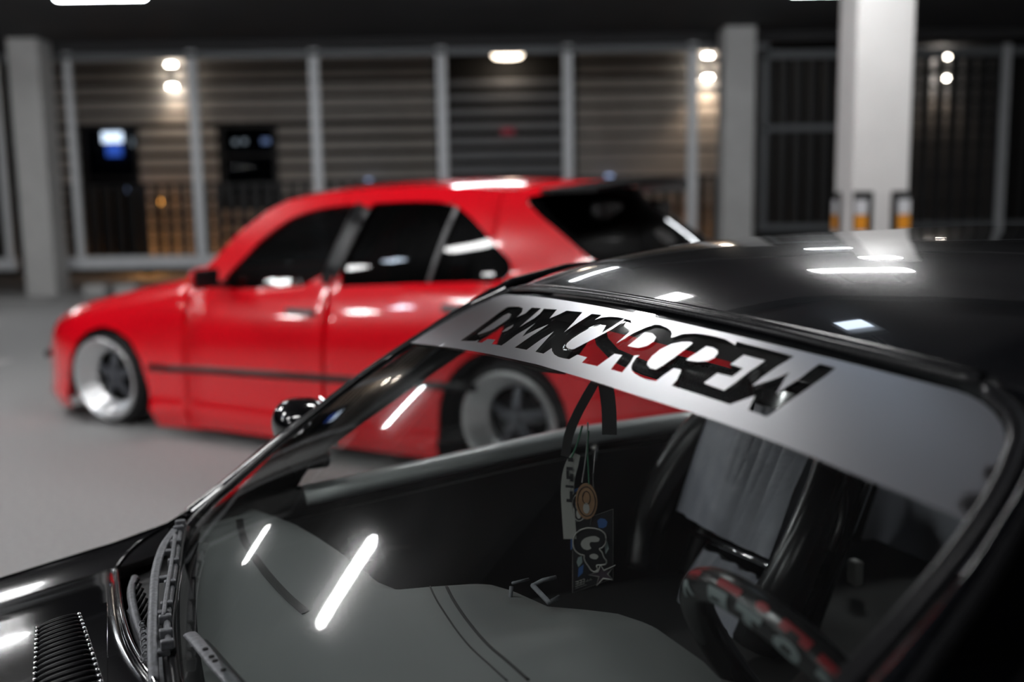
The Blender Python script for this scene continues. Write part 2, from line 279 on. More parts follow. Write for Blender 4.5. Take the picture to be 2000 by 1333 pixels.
# ------------------------------------------------------------------ setting: floor, ceiling, walls
def struct(o): o['kind'] = 'structure'; return o
fl = struct(mesh('floor', *gridvf(lambda u, v: (-22 + 44 * u, -16 + 40 * v, 0), 23, 21), 'asphalt', smooth=False))
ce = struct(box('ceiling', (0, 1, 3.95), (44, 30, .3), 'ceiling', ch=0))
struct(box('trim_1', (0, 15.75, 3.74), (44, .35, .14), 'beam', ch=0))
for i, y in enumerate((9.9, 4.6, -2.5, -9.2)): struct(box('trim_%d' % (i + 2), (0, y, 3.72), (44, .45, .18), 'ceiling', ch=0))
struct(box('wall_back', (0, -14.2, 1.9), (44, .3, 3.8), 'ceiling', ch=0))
# painted marks on the asphalt
for nm, x0, x1, y0, y1, lb in (('painted_line', -6.6, -4.36, 8.3, 8.62, 'short worn white painted line left of the red car'),
                               ('painted_line', -13.0, -6.7, 14.3, 14.62, 'long pale painted line near the foot of the left pillar')):
    o = mesh(nm, [(x0, y0, .006), (x1, y0, .006), (x1, y1, .006), (x0, y1, .006), (x0, y0, -.01), (x1, y0, -.01), (x1, y1, -.01), (x0, y1, -.01)],
             [(0, 1, 2, 3), (0, 4, 5, 1), (1, 5, 6, 2), (2, 6, 7, 3), (3, 7, 4, 0)], 'line', smooth=False); tag(o, lb, 'painted line')

# ------------------------------------------------------------------ ceiling lamps
def ceil_lamp(x, y, label, L=1.3, cold=False, z=3.22, m=None, th=.075):
    r = empty('ceiling_lamp', (x, y, z), 0, label, 'ceiling lamp', 'tube lamps hung under the ceiling')
    box('lamp_housing', (0, 0, .075), (L + .08, .2, .06), 'lampbody', r, .01)
    for s in (-L / 2 + .12, L / 2 - .12): box('hanger', (s, 0, (3.81 - z + .1) / 2), (.02, .02, 3.81 - z - .1), 'lampbody', r, 0)
    tube('tube', [(-L / 2, 0, 0), (L / 2, 0, 0)], th, m or ('tubeb' if cold else 'tube'), r, ry=th * .55, n=12)
    return r
LAMPS = [(-4.5, 11.45, 'tube lamp just above the top left of the photo, over the left fence posts'),
         (-.36, 11.2, 'tube lamp just above the top edge of the photo, over the roller shutter'),
         (3.75, 11.82, 'tube lamp hidden beyond the top of the big white pillar')]
ceil_lamp(-7.65, 11.5, 'low hung tube lamp beyond the left edge of the photo', .8, z=2.42, th=.09)
for x, y, lb in LAMPS: ceil_lamp(x, y, lb, .95, z=3.66, m='tubef', th=.12)
for x, y, l_, w_ in ((-4.7, 6.1, 1.2, 'beyond its bonnet'), (-.42, 4.75, .55, 'straight over its rear wheel'), (1.65, 5.4, .7, 'over its trunk'), (-4.25, 3.1, .8, 'on the near side of its bonnet'), (-7.4, 3.0, .5, 'second to the left on the near side'), (-10.5, 2.9, .6, 'farthest left on the near side'), (2.45, 7.0, .25, 'short one near the white pillar'), (6.2, 6.6, 1.2, 'right of the white pillar')): ceil_lamp(x, y, 'tube lamp above the red car, %s' % w_, l_, th=.13)
ceil_lamp(-6.1, 3.05, 'small cold bluish lamp in the row over the red car, out of the frame', .35, True)
ceil_lamp(.42, 3.05, 'cold bluish tube lamp above the black car, out of the frame', .2, m='tubec', th=.06)
for x, y, w_ in ((-4.3, 1.2, 'left of the black car'), (-1.9, .9, 'over the black car bonnet'), (-6.5, -.5, 'far left of the photographer'), (-4.3, -3.4, 'left in the second row behind the photographer'), (-3.9, -7.8, 'left in the last row behind the photographer'), (-.4, -7.8, 'middle of the last row behind the photographer')): ceil_lamp(x, y, 'tube lamp, unseen, ' + w_)

# ------------------------------------------------------------------ pillars
def pillar(x, y, w, d, z1, label, m='concrete'):
    o = box('concrete_pillar', (x, y, z1 / 2 - .01), (w, d, z1 + .02), m, None, .015); return tag(o, label, 'pillar')
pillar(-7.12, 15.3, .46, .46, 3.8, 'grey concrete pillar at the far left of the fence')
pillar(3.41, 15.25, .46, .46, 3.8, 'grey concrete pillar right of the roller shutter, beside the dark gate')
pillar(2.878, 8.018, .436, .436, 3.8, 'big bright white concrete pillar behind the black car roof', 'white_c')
def corner_guard(x, y, s, label):
    r = empty('corner_guard', (x, y, .62), 0, label, 'corner guard', 'striped rubber guards on the white pillar')
    box('rubber_pad', (0, 0, .055), (.15, .03, 1.33), 'guard', r, .006)
    for k in range(11): box('reflective_stripe', (s * .018, -.018, .60 - .12 * k), (.095, .012, .115), 'orange' if k % 2 else 'refw', r, .002)
    return r
corner_guard(2.735, 7.78, -1, 'orange and white striped rubber guard on the left front of the white pillar')
corner_guard(3.03, 7.78, 1, 'orange and white striped rubber guard on the right front of the white pillar')
g3 = corner_guard(2.50, 8.0, 1, 'orange and white striped rubber guard round the left edge of the white pillar')
g3.location = (2.64, 8.12, .62); g3.rotation_euler = (0, 0, -pi / 2)

# ------------------------------------------------------------------ fence of steel posts
FY = 15.7
fence = empty('steel_fence', (0, FY, 0), 0, 'light grey steel post fence with low base rail along the back of the deck', 'fence')
for x in (-9.75, -7.85, -6.74, -4.84, -2.97, -1.02, .92, 2.84): box('post', (x, 0, 2.05), (.15 if x > -6 else .11, .1, 3.3), 'steel', fence, .01)
box('base_rail', (-2.1, 0, .46), (9.9, .12, .19), 'steel', fence, .01); box('base_rail', (-8.9, 0, .46), (2.3, .12, .19), 'steel', fence, .01)
box('top_rail', (-2.9, 0, 3.6), (13.8, .1, .1), 'steel_d', fence, .01)
for x, lb in ((-6.24, 'left one of two pale concrete blocks under the fence rail'), (-5.78, 'right one of two pale concrete blocks under the fence rail')):
    tag(box('concrete_block', (x, 15.0, .085), (.32, .3, .17), 'concrete', None, .03), lb, 'concrete block', 'blocks under the fence rail')
# gate of black bars on the right
gate = empty('barred_gate', (0, FY + .2, 0), 0, 'dark gate of tall black vertical bars right of the middle pillar', 'gate')
for k, x in enumerate([4.066 + .222 * i for i in range(26)]): box('bar', (x, 0, 2.2), (.125, .05, 2.7), 'bars', gate, 0)
box('gate_rail', (6.9, -.05, 3.5), (6.0, .06, .12), 'steel_d', gate, .005); box('gate_rail', (4.95, -.05, 2.38), (2.1, .06, .09), 'steel_d', gate, .005)
box('gate_rail', (6.9, -.02, .84), (6.0, .08, .1), 'steel_d', gate, .005)
box('gate_post', (3.98, -.03, 2.1), (.1, .1, 3.2), 'steel_d', gate, .008); box('gate_post', (7.72, -.06, 2.0), (.1, .1, 3.2), 'steel', gate, .008)
tag(box('curb_wall', (6.9, FY + .25, .39), (6.3, .3, .8), 'void', None, .01), 'low dark curb wall under the barred gate', 'curb')

# ------------------------------------------------------------------ building behind the fence
BY = 20.0
struct(box('wall_front', (-1, BY + .35, 2.7), (24, .2, 5.6), 'void', ch=0))
bld = empty('board_facade', (0, BY, 0), 0, 'grey brown building wall of wide horizontal boards behind the fence', 'facade')
def boards(x0, x1, z0, z1, m='board', n0=0, pitch=.288, parent=bld, nm='board', gapk=1.):
    k = 0; z = z1
    while z > z0 + .05:
        g = max(.014, .115 - .010 * k) * gapk
        h = min(pitch, z - z0) - g
        if h > .04: box(nm, ((x0 + x1) / 2, -.012 * (k % 2), z - h / 2 - g), (x1 - x0, .09, h), m, parent, .008)
        z -= pitch; k += 1
boards(-9.4, -1.42, 2.95, 4.62); boards(-7.29, -5.70, .3, 2.95); boards(-4.55, -1.42, .3, 2.95); boards(-9.4, -8.42, .3, 2.95); boards(1.33, 4.2, .3, 4.62); boards(7.3, 9.8, .3, 4.62, 'shutter'); boards(-5.70, -4.55, .3, 1.35)
for x, w in ((-8.42, 1), (-5.70, 2)): box('window_reveal', (x, .02, 2.1), (.05, .2, 1.7), 'void', bld, 0)
for nx, (x0, x1, z0, z1, lb) in enumerate(((-8.40, -7.31, .35, 2.93, 'window_1'), (-5.67, -4.58, 1.40, 2.90, 'window_2'))):
    w = empty(lb, ((x0 + x1) / 2, BY, (z0 + z1) / 2)); struct(w); W_, H_ = x1 - x0, z1 - z0
    for c, s in (((0, 0, H_ / 2 - .03), (W_, .12, .06)), ((0, 0, -H_ / 2 + .03), (W_, .12, .06)), ((-W_ / 2 + .03, 0, 0), (.06, .12, H_)), ((W_ / 2 - .03, 0, 0), (.06, .12, H_)), ((0, 0, H_ * .1), (W_, .1, .04))):
        box('window_frame', c, s, 'bars', w, 0)
    for c, h in ((H_ * .3, H_ * .36), (-H_ * .2, H_ * .56)): box('pane', (0, .03, c), (W_ - .12, .01, h), 'pane', w, 0)
    for k in range(5): box('blind_slat', (0, .16, H_ / 2 - .5 - k * .21), (W_ - .1, .02, .06), 'shutter', w, 0)
# lit things seen in the windows
def glow(name, c, s, m, label, cat):
    if name != 'yard_light' : return tag(box(name, c, s, m, None, min(s) * .3), label, cat)
    r = empty(name, (c[0], c[1], 0), 0, label, cat); box('lens', (0, 0, c[2]), s, m, r, min(s) * .3)
    box('light_pole', (0, .05, c[2] / 2), (.03, .03, c[2]), 'bars', r, 0); return r
glow('lit_sign', (-7.86, BY + .12, 2.70), (.40, .03, .20), 'white', 'bright white lit sign in the left window', 'sign')
glow('lit_sign', (-7.84, BY + .12, 2.46), (.30, .03, .26), 'blue', 'blue lit sign below the white one in the left window', 'sign')
glow('window_light', (-7.42, BY + .1, 2.6), (.13, .03, .16), 'dimw', 'small pale light at the right edge of the left window', 'light')
glow('window_light', (-5.42, BY + .1, 2.57), (.09, .03, .09), 'dimw', 'leftmost small pale light in the right window', 'light')
glow('window_light', (-5.24, BY + .1, 2.58), (.09, .03, .09), 'dimw', 'middle small pale light in the right window', 'light')
glow('window_light', (-4.82, BY + .1, 2.58), (.16, .03, .10), 'bluew', 'faint bluish light at the right of the right window', 'light')
glow('yard_light', (-7.42, BY - .3, 1.67), (.10, .05, .10), 'bluew', 'small bluish light under the left window', 'light')
glow('yard_light', (-6.86, BY - .3, 1.42), (.07, .05, .09), 'amber', 'left one of two small amber lights behind the railing', 'light')
glow('yard_light', (-6.64, BY - .3, 1.42), (.07, .05, .09), 'amber', 'right one of two small amber lights behind the railing', 'light')
glow('yard_light', (-2.75, BY - .3, 1.75), (.12, .05, .08), 'bluew', 'small bluish light above the red car roof', 'light')
glow('yard_light', (1.95, BY - .3, 1.76), (.14, .05, .09), 'bluew', 'small bluish light above the black rear spoiler', 'light')
glow('yard_light', (6.24, 18.2, 1.62), (.14, .05, .14), 'bluew', 'round bluish light behind the gate left of the white pillar', 'light')
# roller shutter
sh = empty('roller_shutter', (0, BY + .02, 0), 0, 'dark roller shutter with wide slats in the middle of the building', 'shutter')
boards(-1.36, 1.28, .3, 3.86, 'shutter', parent=sh, nm='slat', gapk=1.6)
box('lintel', (-.05, -.12, 4.32), (2.6, .3, .26), 'board', sh, .01)
for x in (-1.39, 1.30): box('jamb', (x, -.02, 2.2), (.08, .14, 4.1), 'bars', sh, 0)
glow('red_sign', (-.02, BY - .12, 2.68), (.26, .03, .12), 'redl', 'small dim red sign in front of the roller shutter', 'sign')
def wall_lamp(x, z, y, label, power=14, s=1.):
    r = empty('wall_lamp', (x, y, z), 0, label, 'wall lamp', 'up and down lamps on the building')
    mesh('lamp_body', *lathe_z([(0, -.19), (.055, -.19), (.06, -.18), (.06, .18), (.055, .19), (0, .19)], 20), 'lampbody', r)
    box('bracket', (0, .1, 0), (.04, .12, .06), 'bars', r, 0)
    for sg, nm in ((1, 'upper_lens'), (-1, 'lower_lens')): mesh(nm, *lathe_z([(0, sg * .22), (.06, sg * .215), (.08, sg * .21), (.08, sg * .195), (0, sg * .193)], 20), 'warm', r)
    for sg in (1, -1):
        ld = bpy.data.lights.new('lamp_beam', 'SPOT'); ld.energy = power * (1.0 if sg < 0 else .4); ld.spot_size = 1.9; ld.spot_blend = .9; ld.color = (1, .74, .52); ld.shadow_soft_size = .05
        lo = bpy.data.objects.new('lamp_beam', ld); COL.objects.link(lo); lo.parent = r; lo.location = (0, -.06, sg * .24); lo.rotation_euler = (0 if sg < 0 else pi, 0, 0)
    return r
def lathe_z(prof, n):
    V, F = lathevf(prof, n); return [Vector((v.x, -v.z, v.y)) for v in V], F
wall_lamp(-6.5, 3.83, BY - .22, 'warm up and down wall lamp near the left fence posts', 22)
wall_lamp(3.87, 3.84, BY - .22, 'warm up and down wall lamp left of the middle pillar', 60)
wall_lamp(8.44, 3.75, BY - .22, 'warm up and down wall lamp seen through the bars right of the white pillar', 30)
cl = empty('canopy_lamp', (.0, BY - .25, 4.12), 0, 'warm oval lamp glowing under the lintel above the roller shutter', 'wall lamp')
mesh('lamp_body', *lathe_z([(0, .06), (.34, .06), (.36, .03), (.3, .0)], 24), 'lampbody', cl); mesh('lens', *lathe_z([(.3, .0), (.26, -.05), (0, -.08)], 24), emis('canopy_lens', (1, .85, .68), 9), cl)
ld = bpy.data.lights.new('canopy_beam', 'POINT'); ld.energy = 6; ld.color = (1, .75, .55); ld.shadow_soft_size = .1; lo = bpy.data.objects.new('canopy_beam', ld); COL.objects.link(lo); lo.parent = cl; lo.location = (0, -.1, -.15)
# railing in front of the building
rail = empty('bar_railing', (0, 18.0, 0), 0, 'low railing of black vertical bars between fence and building', 'railing')
for k in range(60): box('bar', (-9.2 + .222 * k, 0, .92), (.115, .04, 1.6), 'bars', rail, 0)
box('railing_rail', (-2.65, .03, 1.70), (13.3, .05, .05), 'bars', rail, 0); box('railing_rail', (-2.65, .03, .2), (13.3, .05, .05), 'bars', rail, 0)
for x, e in ((-7.0, 9), (-5.6, 4), (3.4, 5)):
    r = empty('ground_lamp', (x, 19.3, .0), 0, {-7.0: 'amber ground lamp behind the railing under the left window bay', -5.6: 'amber ground lamp behind the railing under the right window', 3.4: 'amber ground lamp behind the railing beside the middle pillar'}[x], 'ground lamp', 'amber ground lamps')
    mesh('lamp_body', *lathe_z([(0, .12), (.06, .12), (.08, .06), (.08, 0)], 16), 'bars', r); mesh('lens', *lathe_z([(0, .15), (.05, .14), (.055, .121)], 16), 'amber', r)
    ld = bpy.data.lights.new('ground_beam', 'POINT'); ld.energy = e; ld.color = (1, .42, .10); ld.shadow_soft_size = .1; lo = bpy.data.objects.new('ground_beam', ld); COL.objects.link(lo); lo.parent = r; lo.location = (0, 0, .3)
# ================================================================== red car
RC = empty('red_car', (.382, 5.181, 0), radians(150), 'lowered red four door car with polished deep dish wheels behind the black car', 'car')
RTOP = [(3.27, .66), (3.1, .705), (2.8, .77), (2.5, .83), (2.2, .88), (2.05, .905), (1.92, 1.005), (1.767, 1.158), (1.585, 1.28), (1.46, 1.328), (1.2, 1.362), (.9, 1.377), (.6, 1.379), (.3, 1.372),
        (.05, 1.352), (-.02, 1.325), (-.04, 1.287), (-.11, 1.235), (-.21, 1.172), (-.387, 1.052), (-.55, .99), (-.75, .97), (-.95, .955)]
RFRONT = [(3.27, .66), (3.33, .58), (3.36, .47), (3.45, .44), (3.47, .36), (3.42, .28), (3.43, .16), (3.53, .06)]
def zbelt(x): return .84 + (1.8 - x) * .057
def ztopr(x): return ip(-x, [(-a, b) for a, b in RTOP])
def ry(x, z):
    if x > 2.0: zr = ztopr(x); amt = .11; sc = .055
    elif x < -.5: zr = ztopr(x); amt = .09; sc = .06
    else: zr = zbelt(x); amt = .075; sc = .11
    if z > zr - .0:
        h_ = z - zr; y = .855 - amt - (h_ * (.17 + .42 * h_) if -.5 <= x <= 2.0 else h_ * .1)
        if 1.95 < x <= 2.2 : y = min(y, .79)
    elif x <= 2.0 and x >= -.5:
        d = zr - z; k = .375 - .095 * x; d2 = min(max(d - .065, 0), .22); y = .792 + (k + .05) * min(d, .065) + (k + .05) * (d2 - d2 ** 2 / .44)
    else: y = .855 - amt * exp(-(zr - z) / sc)
    y -= .02 * max(0, min(1, (z - .45) / .35))
    y += .018 * exp(-((z - .16) / .035) ** 2)
    if z < .14: y -= .03 * (.14 - z) / .1
    if x > 2.9: y -= .20 * ((x - 2.9) / .6) ** 2
    if x < -.4: y -= .10 * ((-.4 - x) / .6) ** 2
    return y
rear_edge = [(-.95, .955), (-1.0, .86), (-1.02, .5), (-1.0, .30), (-.92, .12)]
def arch(cx, cz, r, a0, a1, n): return [(cx + r * cos(radians(a0 + (a1 - a0) * i / n)), cz + r * sin(radians(a0 + (a1 - a0) * i / n))) for i in range(n + 1)]
bottom = [(-.36, .10)] + arch(0, .29, .35, 190, -10, 18)[1:-1] + [(.36, .09), (1.0, .085), (1.83, .078), (2.32, .06)] + [(2.35, .28), (2.405, .44), (2.49, .545), (2.61, .60), (2.73, .615), (2.86, .585), (2.96, .52), (3.04, .41), (3.085, .28), (3.10, .10)]
ROUT = RTOP + rear_edge + bottom + [(3.42, .06)] + RFRONT[::-1][:-1]
RWIN_F = [(1.86, .846), (1.80, .93), (1.71, 1.01), (1.571, 1.139), (1.42, 1.232), (1.33, 1.262), (1.195, 1.288), (1.00, 1.302), (.985, 1.28), (1.10, .89)]
RWIN_R = [(.925, 1.304), (.675, 1.312), (.491, 1.309), (.366, 1.288), (.264, 1.231), (.16, 1.153), (.072, 1.079), (.012, 1.034), (.0, .985), (.038, .938), (.334, .926), (.852, .897), (1.03, .887)]
RWIN_F = smoothpoly(RWIN_F, 1); RWIN_R = smoothpoly(RWIN_R, 1)
for sd in (1, -1):
    fs = lambda x, z, s=sd: (x, s * ry(x, z), z)
    for nm, a, b in (('front_fender', 2.033, 3.8), ('front_door', 1.063, 2.027), ('rear_door', .12, 1.057), ('rear_quarter', -1.4, .114)):
        hs = [RWIN_F, RWIN_R]
        o = panel(nm, ROUT, hs, fs, .045, 'red', RC, clip=(a, b), solid=.012); o.modifiers['thickness'].offset = 0
        if nm in ('front_door', 'rear_door'):
            hx, hz_ = (1.213, .762) if nm == 'front_door' else (.24, .815)
            box('door_handle', (hx, sd * (ry(hx, hz_) + .022), hz_), (.19, .026, .034), 'handle', o, .01)
    fg = lambda x, z, s=sd: (x, s * (ry(x, z) - .012), z)
    panel('front_window', RWIN_F, [], fg, .06, 'tint', RC); panel('rear_window', RWIN_R, [], fg, .06, 'dark_tint', RC)
    tube('window_pillar', [(.93 + .15 * (1 - t), sd * (ry(.93 + .15 * (1 - t), .9 + .395 * t) + .010), .9 + .395 * t) for t in (0, .25, .5, .75, 1)], .05, 'redtrim', RC, ry=.005, upv=(0, 1, 0))
    tube('quarter_divider', [(.36 + .1 * (1 - t), sd * (ry(.36 + .1 * (1 - t), .925 + .36 * t) + .0), .925 + .36 * t) for t in (0, .25, .5, .75, 1)], .013, 'handle', RC, ry=.005, upv=(0, 1, 0))
    tube('side_trim', [(2.33 - .2 * k, sd * (ry(2.33 - .2 * k, .402 + .006 * k) + .012), .402 + .005 * k) for k in range(12)], .010, 'redtrim', RC, ry=.019)
    # mirror
    mo = mesh('door_mirror', *gridvf(lambda u, v: (1.80 + .055 * cos(pi * (v - .5)) * cos(2 * pi * u) * (1 if cos(2 * pi * u) > 0 else .35), sd * (.915 + .10 * cos(pi * (v - .5)) * sin(2 * pi * u)), .925 + .062 * sin(pi * (v - .5))), 20, 12, True), 'red', RC)
    box('mirror_stalk', (1.79, sd * .82, .885), (.05, .10, .03), 'redtrim', mo, .008)
    box('mirror_glass', (1.776, sd * .915, .925), (.01, .165, .10), 'redtrim', mo, .004)
def rtop_piece(name, a, b, bow0, bow1, crown0, crown1, m, n=8, solid=.012, inset=0., pw=2.0):
    xs = [p for p in RTOP if b[0] <= p[0] <= a[0]]
    def f(u, v):
        fx = v * (len(xs) - 1); i = min(int(fx), len(xs) - 2); t = fx - i
        x = xs[i][0] + (xs[i + 1][0] - xs[i][0]) * t; z = xs[i][1] + (xs[i + 1][1] - xs[i][1]) * t
        q = 2 * u - 1; k = 1 - abs(q) ** pw; y = (ry(x, z) - inset) * q
        return (x + (bow0 + (bow1 - bow0) * v) * (1 - q * q), y, z + (crown0 + (crown1 - crown0) * v) * k)
    return grid(name, f, 25, max(6, len(xs) * 3), m, RC, solid=solid)
rtop_piece('hood', (3.27, 0), (2.05, 0), .12, .20, .02, .035, 'red', pw=2.6)
rtop_piece('windshield', (2.05, 0), (1.46, 0), .20, .13, .035, .05, 'tint', solid=.004)
rtop_piece('roof', (1.46, 0), (-.02, 0), .13, -.22, .05, .055, 'red', pw=2.6)
rtop_piece('rear_glass', (-.02, 0), (-.55, 0), -.22, -.24, .04, .03, 'dark_tint', solid=.004)
rtop_piece('trunk_lid', (-.55, 0), (-.95, 0), -.24, -.10, .03, .02, 'red', pw=2.6)
def fascia(name, edge, bow, m):
    def f(u, v):
        fx = v * (len(edge) - 1); i = min(int(fx), len(edge) - 2); t = fx - i
        x = edge[i][0] + (edge[i + 1][0] - edge[i][0]) * t; z = edge[i][1] + (edge[i + 1][1] - edge[i][1]) * t
        q = 2 * u - 1; return (x + bow * (1 - q * q), ry(x, z) * q, z)
    return grid(name, f, 25, 22, m, RC, solid=.012)
fb = fascia('front_bumper', RFRONT, .12, 'red'); fascia('rear_bumper', rear_edge, -.12, 'red')
tube('bumper_trim', [(3.482 + .12 * (1 - q * q), .70 * q, .385) for q in [i / 8 - 1 for i in range(17)]], .016, 'redtrim', fb, ry=.026)
for s in (-1, 1):
    mesh('headlight', *gridvf(lambda u, v: (3.475 + .02 * sin(pi * v) * 1. + .12 * (1 - (.45 * s) ** 2 / .5) * .5, s * .45 + .075 * v * cos(2 * pi * u), .545 + .06 * v * sin(2 * pi * u)), 20, 6, True), 'chrome', RC)
    mesh('tail_light', *gridvf(lambda u, v: (-1.055 - .03 * sin(pi * v), s * (.52 + .16 * (u - .5)), .72 + .12 * (v - .5)), 8, 8), 'wr', RC)
tag(None or box('bumper_intake', (3.575, 0, .2), (.04, .8, .09), 'redtrim', RC, .01))
# spoiler over the rear glass
sp = grid('rear_spoiler', lambda u, v: (-.06 - .17 * (1 - (2 * u - 1) ** 2) - (.27) * v, (.585 - .03 * v) * (2 * u - 1), 1.357 + .045 * (1 - (2 * u - 1) ** 2) + .004 * v + .0 * sin(pi * v)), 21, 6, 'redtrim', RC, solid=.02)
mesh('underbody', *boxvf((1.25, 0, .33), (4.2, 1.22, .46), .03), 'void', RC, False)
for nm, x in (('wheel_well', 0.0), ('wheel_well', 2.76)):
    mesh(nm, *gridvf(lambda u, v: (x + .37 * cos(pi * u), -.78 + 1.56 * v, .22 + .38 * sin(pi * u)), 17, 2), 'void', RC)
box('cabin_floor', (.9, 0, .60), (2.2, 1.3, .06), 'interior', RC, .01)
for sx, sy in ((1.05, .36), (1.05, -.36), (.1, .33), (.1, -.33)):
    s = mesh('seat', *boxvf((sx, sy, .70), (.46, .46, .16), .05), 'interior', RC, True)
    mesh('backrest', *boxvf((sx - .27, sy, .95), (.13, .44, .50), .05, Matrix.Rotation(-.28, 3, 'Y')), 'interior', s, True); mesh('headrest', *boxvf((sx - .38, sy, 1.24), (.08, .24, .12), .03), 'interior', s, True)
# wheels: lip, barrel, five spokes, hub, stretched tyre
def wheel(parent, x, y, z, side, R=.247, T=.288, w=.21, steer=0., camber=0., lip=.10, m_rim='rim', m_sp='spoke', rin=.155):
    k = side
    rim = mesh('wheel', *lathevf([(R - .004, -w * k * .98), (R + .004, -w * k), (R - .02, -w * k * .9), (rin + .01, -w * k * .6), (rin, -lip * k), (rin + .012, -(lip - .012) * k), (rin + .028, -(lip - .02) * k), (R - .035, -.018 * k), (R - .022, -.012 * k), (R - .014, 0), (R, .004 * k), (R + .005, -.004 * k), (R + .003, -.012 * k)], 64), m_rim, parent)
    rim.location = (x, y, z); rim.rotation_euler = (camber * -k, 0, steer)
    mesh('tyre', *lathevf([(R + .002, -.010 * k), (R + .012, -.008 * k), (T - .012, -.028 * k), (T, -.045 * k), (T + .001, -w * .5 * k), (T, -(w - .045) * k), (T - .012, -(w - .028) * k), (R + .01, -(w - .008) * k), (R + .002, -(w - .01) * k)], 64), 'tyre', rim)
    d0 = lip
    for i in range(5):
        a = 2 * pi * i / 5 + .35; R3 = Matrix.Rotation(-a, 3, 'Y'); V = []
        for rr, hw, yy, th in ((.03, .030, -d0 + .030, .03), (.07, .027, -d0 + .028, .028), (.115, .021, -d0 + .012, .022), (rin + .012, .027, -d0 - .012, .02)):
            for a_, b_ in ((-1, 0), (-.65, 1), (.65, 1), (1, 0), (1, -1), (-1, -1)):
                V.append(R3 @ Vector((rr, k * (yy + (0 if b_ > 0 else (-.006 if b_ == 0 else -th))), hw * a_)))
        F = [(6 * s + j, 6 * s + (j + 1) % 6, 6 * s + 6 + (j + 1) % 6, 6 * s + 6 + j) for s in range(3) for j in range(6)] + [tuple(range(6)), tuple(range(18, 24))]
        mesh('spoke', V, F, m_sp, rim, False)
    mesh('hub_cap', *lathevf([(0, k * (-d0 + .045)), (.022, k * (-d0 + .043)), (.034, k * (-d0 + .034)), (.038, k * (-d0 + .015)), (.038, -k * d0)], 24), m_sp, rim)
    mesh('brake_disc', *lathevf([(0, -k * (d0 + .05)), (.135, -k * (d0 + .05)), (.135, -k * (d0 + .07)), (0, -k * (d0 + .07))], 32), 'void', rim)
    return rim
for x in (0, 2.8):
    wheel(RC, x - (.0 if x == 0 else .005), .815, .288, 1, camber=.07, steer=(.0 if x == 0 else .06)); wheel(RC, x, -.815, .288, -1, camber=.07)
# ================================================================== black car
def sm0(pts, n=20): return [tuple(polyat(pts, i / n)) for i in range(n + 1)]
BC = empty('black_car', (.195, 1.312, 0), radians(-157.9), 'black two door car in front with a lettered sun strip on the windshield', 'car')
def W(u, v):
    k = 1 - u * u; w = .553 + .098 * v + (.058 * sin(pi * max(0, v / .9) ** .6) if v < .9 else 0)
    return Vector((.554 * v + (.05 + .02 * v) * k + .012 * 4 * v * (1 - v), w * u, 1.13 - .373 * v + .027 * (1 - v) * k + .004 * v * k + .012 * 4 * v * (1 - v)))
def Wn(u, v):
    a = W(u + .01, v) - W(u - .01, v); b = W(u, v + .01) - W(u, v - .01); n = a.cross(b).normalized(); return n if n.z > 0 else -n
def Wo(u, v, d): return W(u, v) + Wn(u, v) * d
def rrect(u0, u1, v0, v1, ru, rv, n=6):
    out = []
    for cu, cv, a0 in ((u1 - ru, v1 - rv, 0), (u0 + ru, v1 - rv, 90), (u0 + ru, v0 + rv, 180), (u1 - ru, v0 + rv, 270)):
        for i in range(n + 1): a = radians(a0 + 90 * i / n); out.append((cu + ru * cos(a), cv + rv * sin(a)))
    return out
GL = rrect(-1.0, 1.0, -.012, 1.0, .085, .075)
ws = panel('windshield', GL, [], lambda u, v: Wo(u, v, 0), .03, 'glass', BC, sy=.02)
# printed sun strip with the letters cut out of the vinyl
bd = DATA['BAND']; bandpoly = [(u, v) for u, v in GL if v < .07 and abs(u) <= 1.01]
tp = sorted([(u, v) for u, v in GL if v < .12], key=lambda p: 0)
low = [(-.997, .2651)] + [tuple(p) for p in bd[1:]] + [(.997, .19)]
topl = rrect(-.994, .994, .004, 1.0, .08, .07)
topl = [p for p in topl if p[1] < .1]                       # left corner then right corner
bandout = topl + low[::-1]
letters = [tuple(p) for p in DATA['LETTERS']]
strip = panel('sun_strip', bandout, [letters], lambda u, v: Wo(u, v, .0024), .022, 'band', BC, sy=.02, label='grey vinyl sun strip with cut out letters DAMNCARCREW')
for c in DATA['COUNTERS']: panel('letter_counter', [tuple(p) for p in c], [], lambda u, v: Wo(u, v, .0024), .02, 'band', strip, sy=.02)
# rubber seal
sl = []
for u, v in dens(rrect(-1.012, 1.012, -.030, 1.02, .10, .09), .05): sl.append(Wo(u, v, .003))
V = []; F = []; N = len(sl); prof = [(-.009, .0), (-.007, .003), (-.001, .0035), (.001, .0025), (.004, .0045), (.008, .005), (.011, .0)]
lp = dens(rrect(-1.012, 1.012, -.030, 1.02, .10, .09), .05)
for i in range(N):
    t = (sl[(i + 1) % N] - sl[i - 1]).normalized(); n = Wn(*lp[i]); o_ = t.cross(n)
    if (sl[i] + o_ - W(0, .5)).length < (sl[i] - W(0, .5)).length: o_ = -o_
    for a, b in prof: V.append(sl[i] + o_ * a + n * b)
k = len(prof)
F = [(i * k + j, ((i + 1) % N) * k + j, ((i + 1) % N) * k + j + 1, i * k + j + 1) for i in range(N) for j in range(k - 1)]
mesh('windshield_seal', V, F, 'rubber', BC)
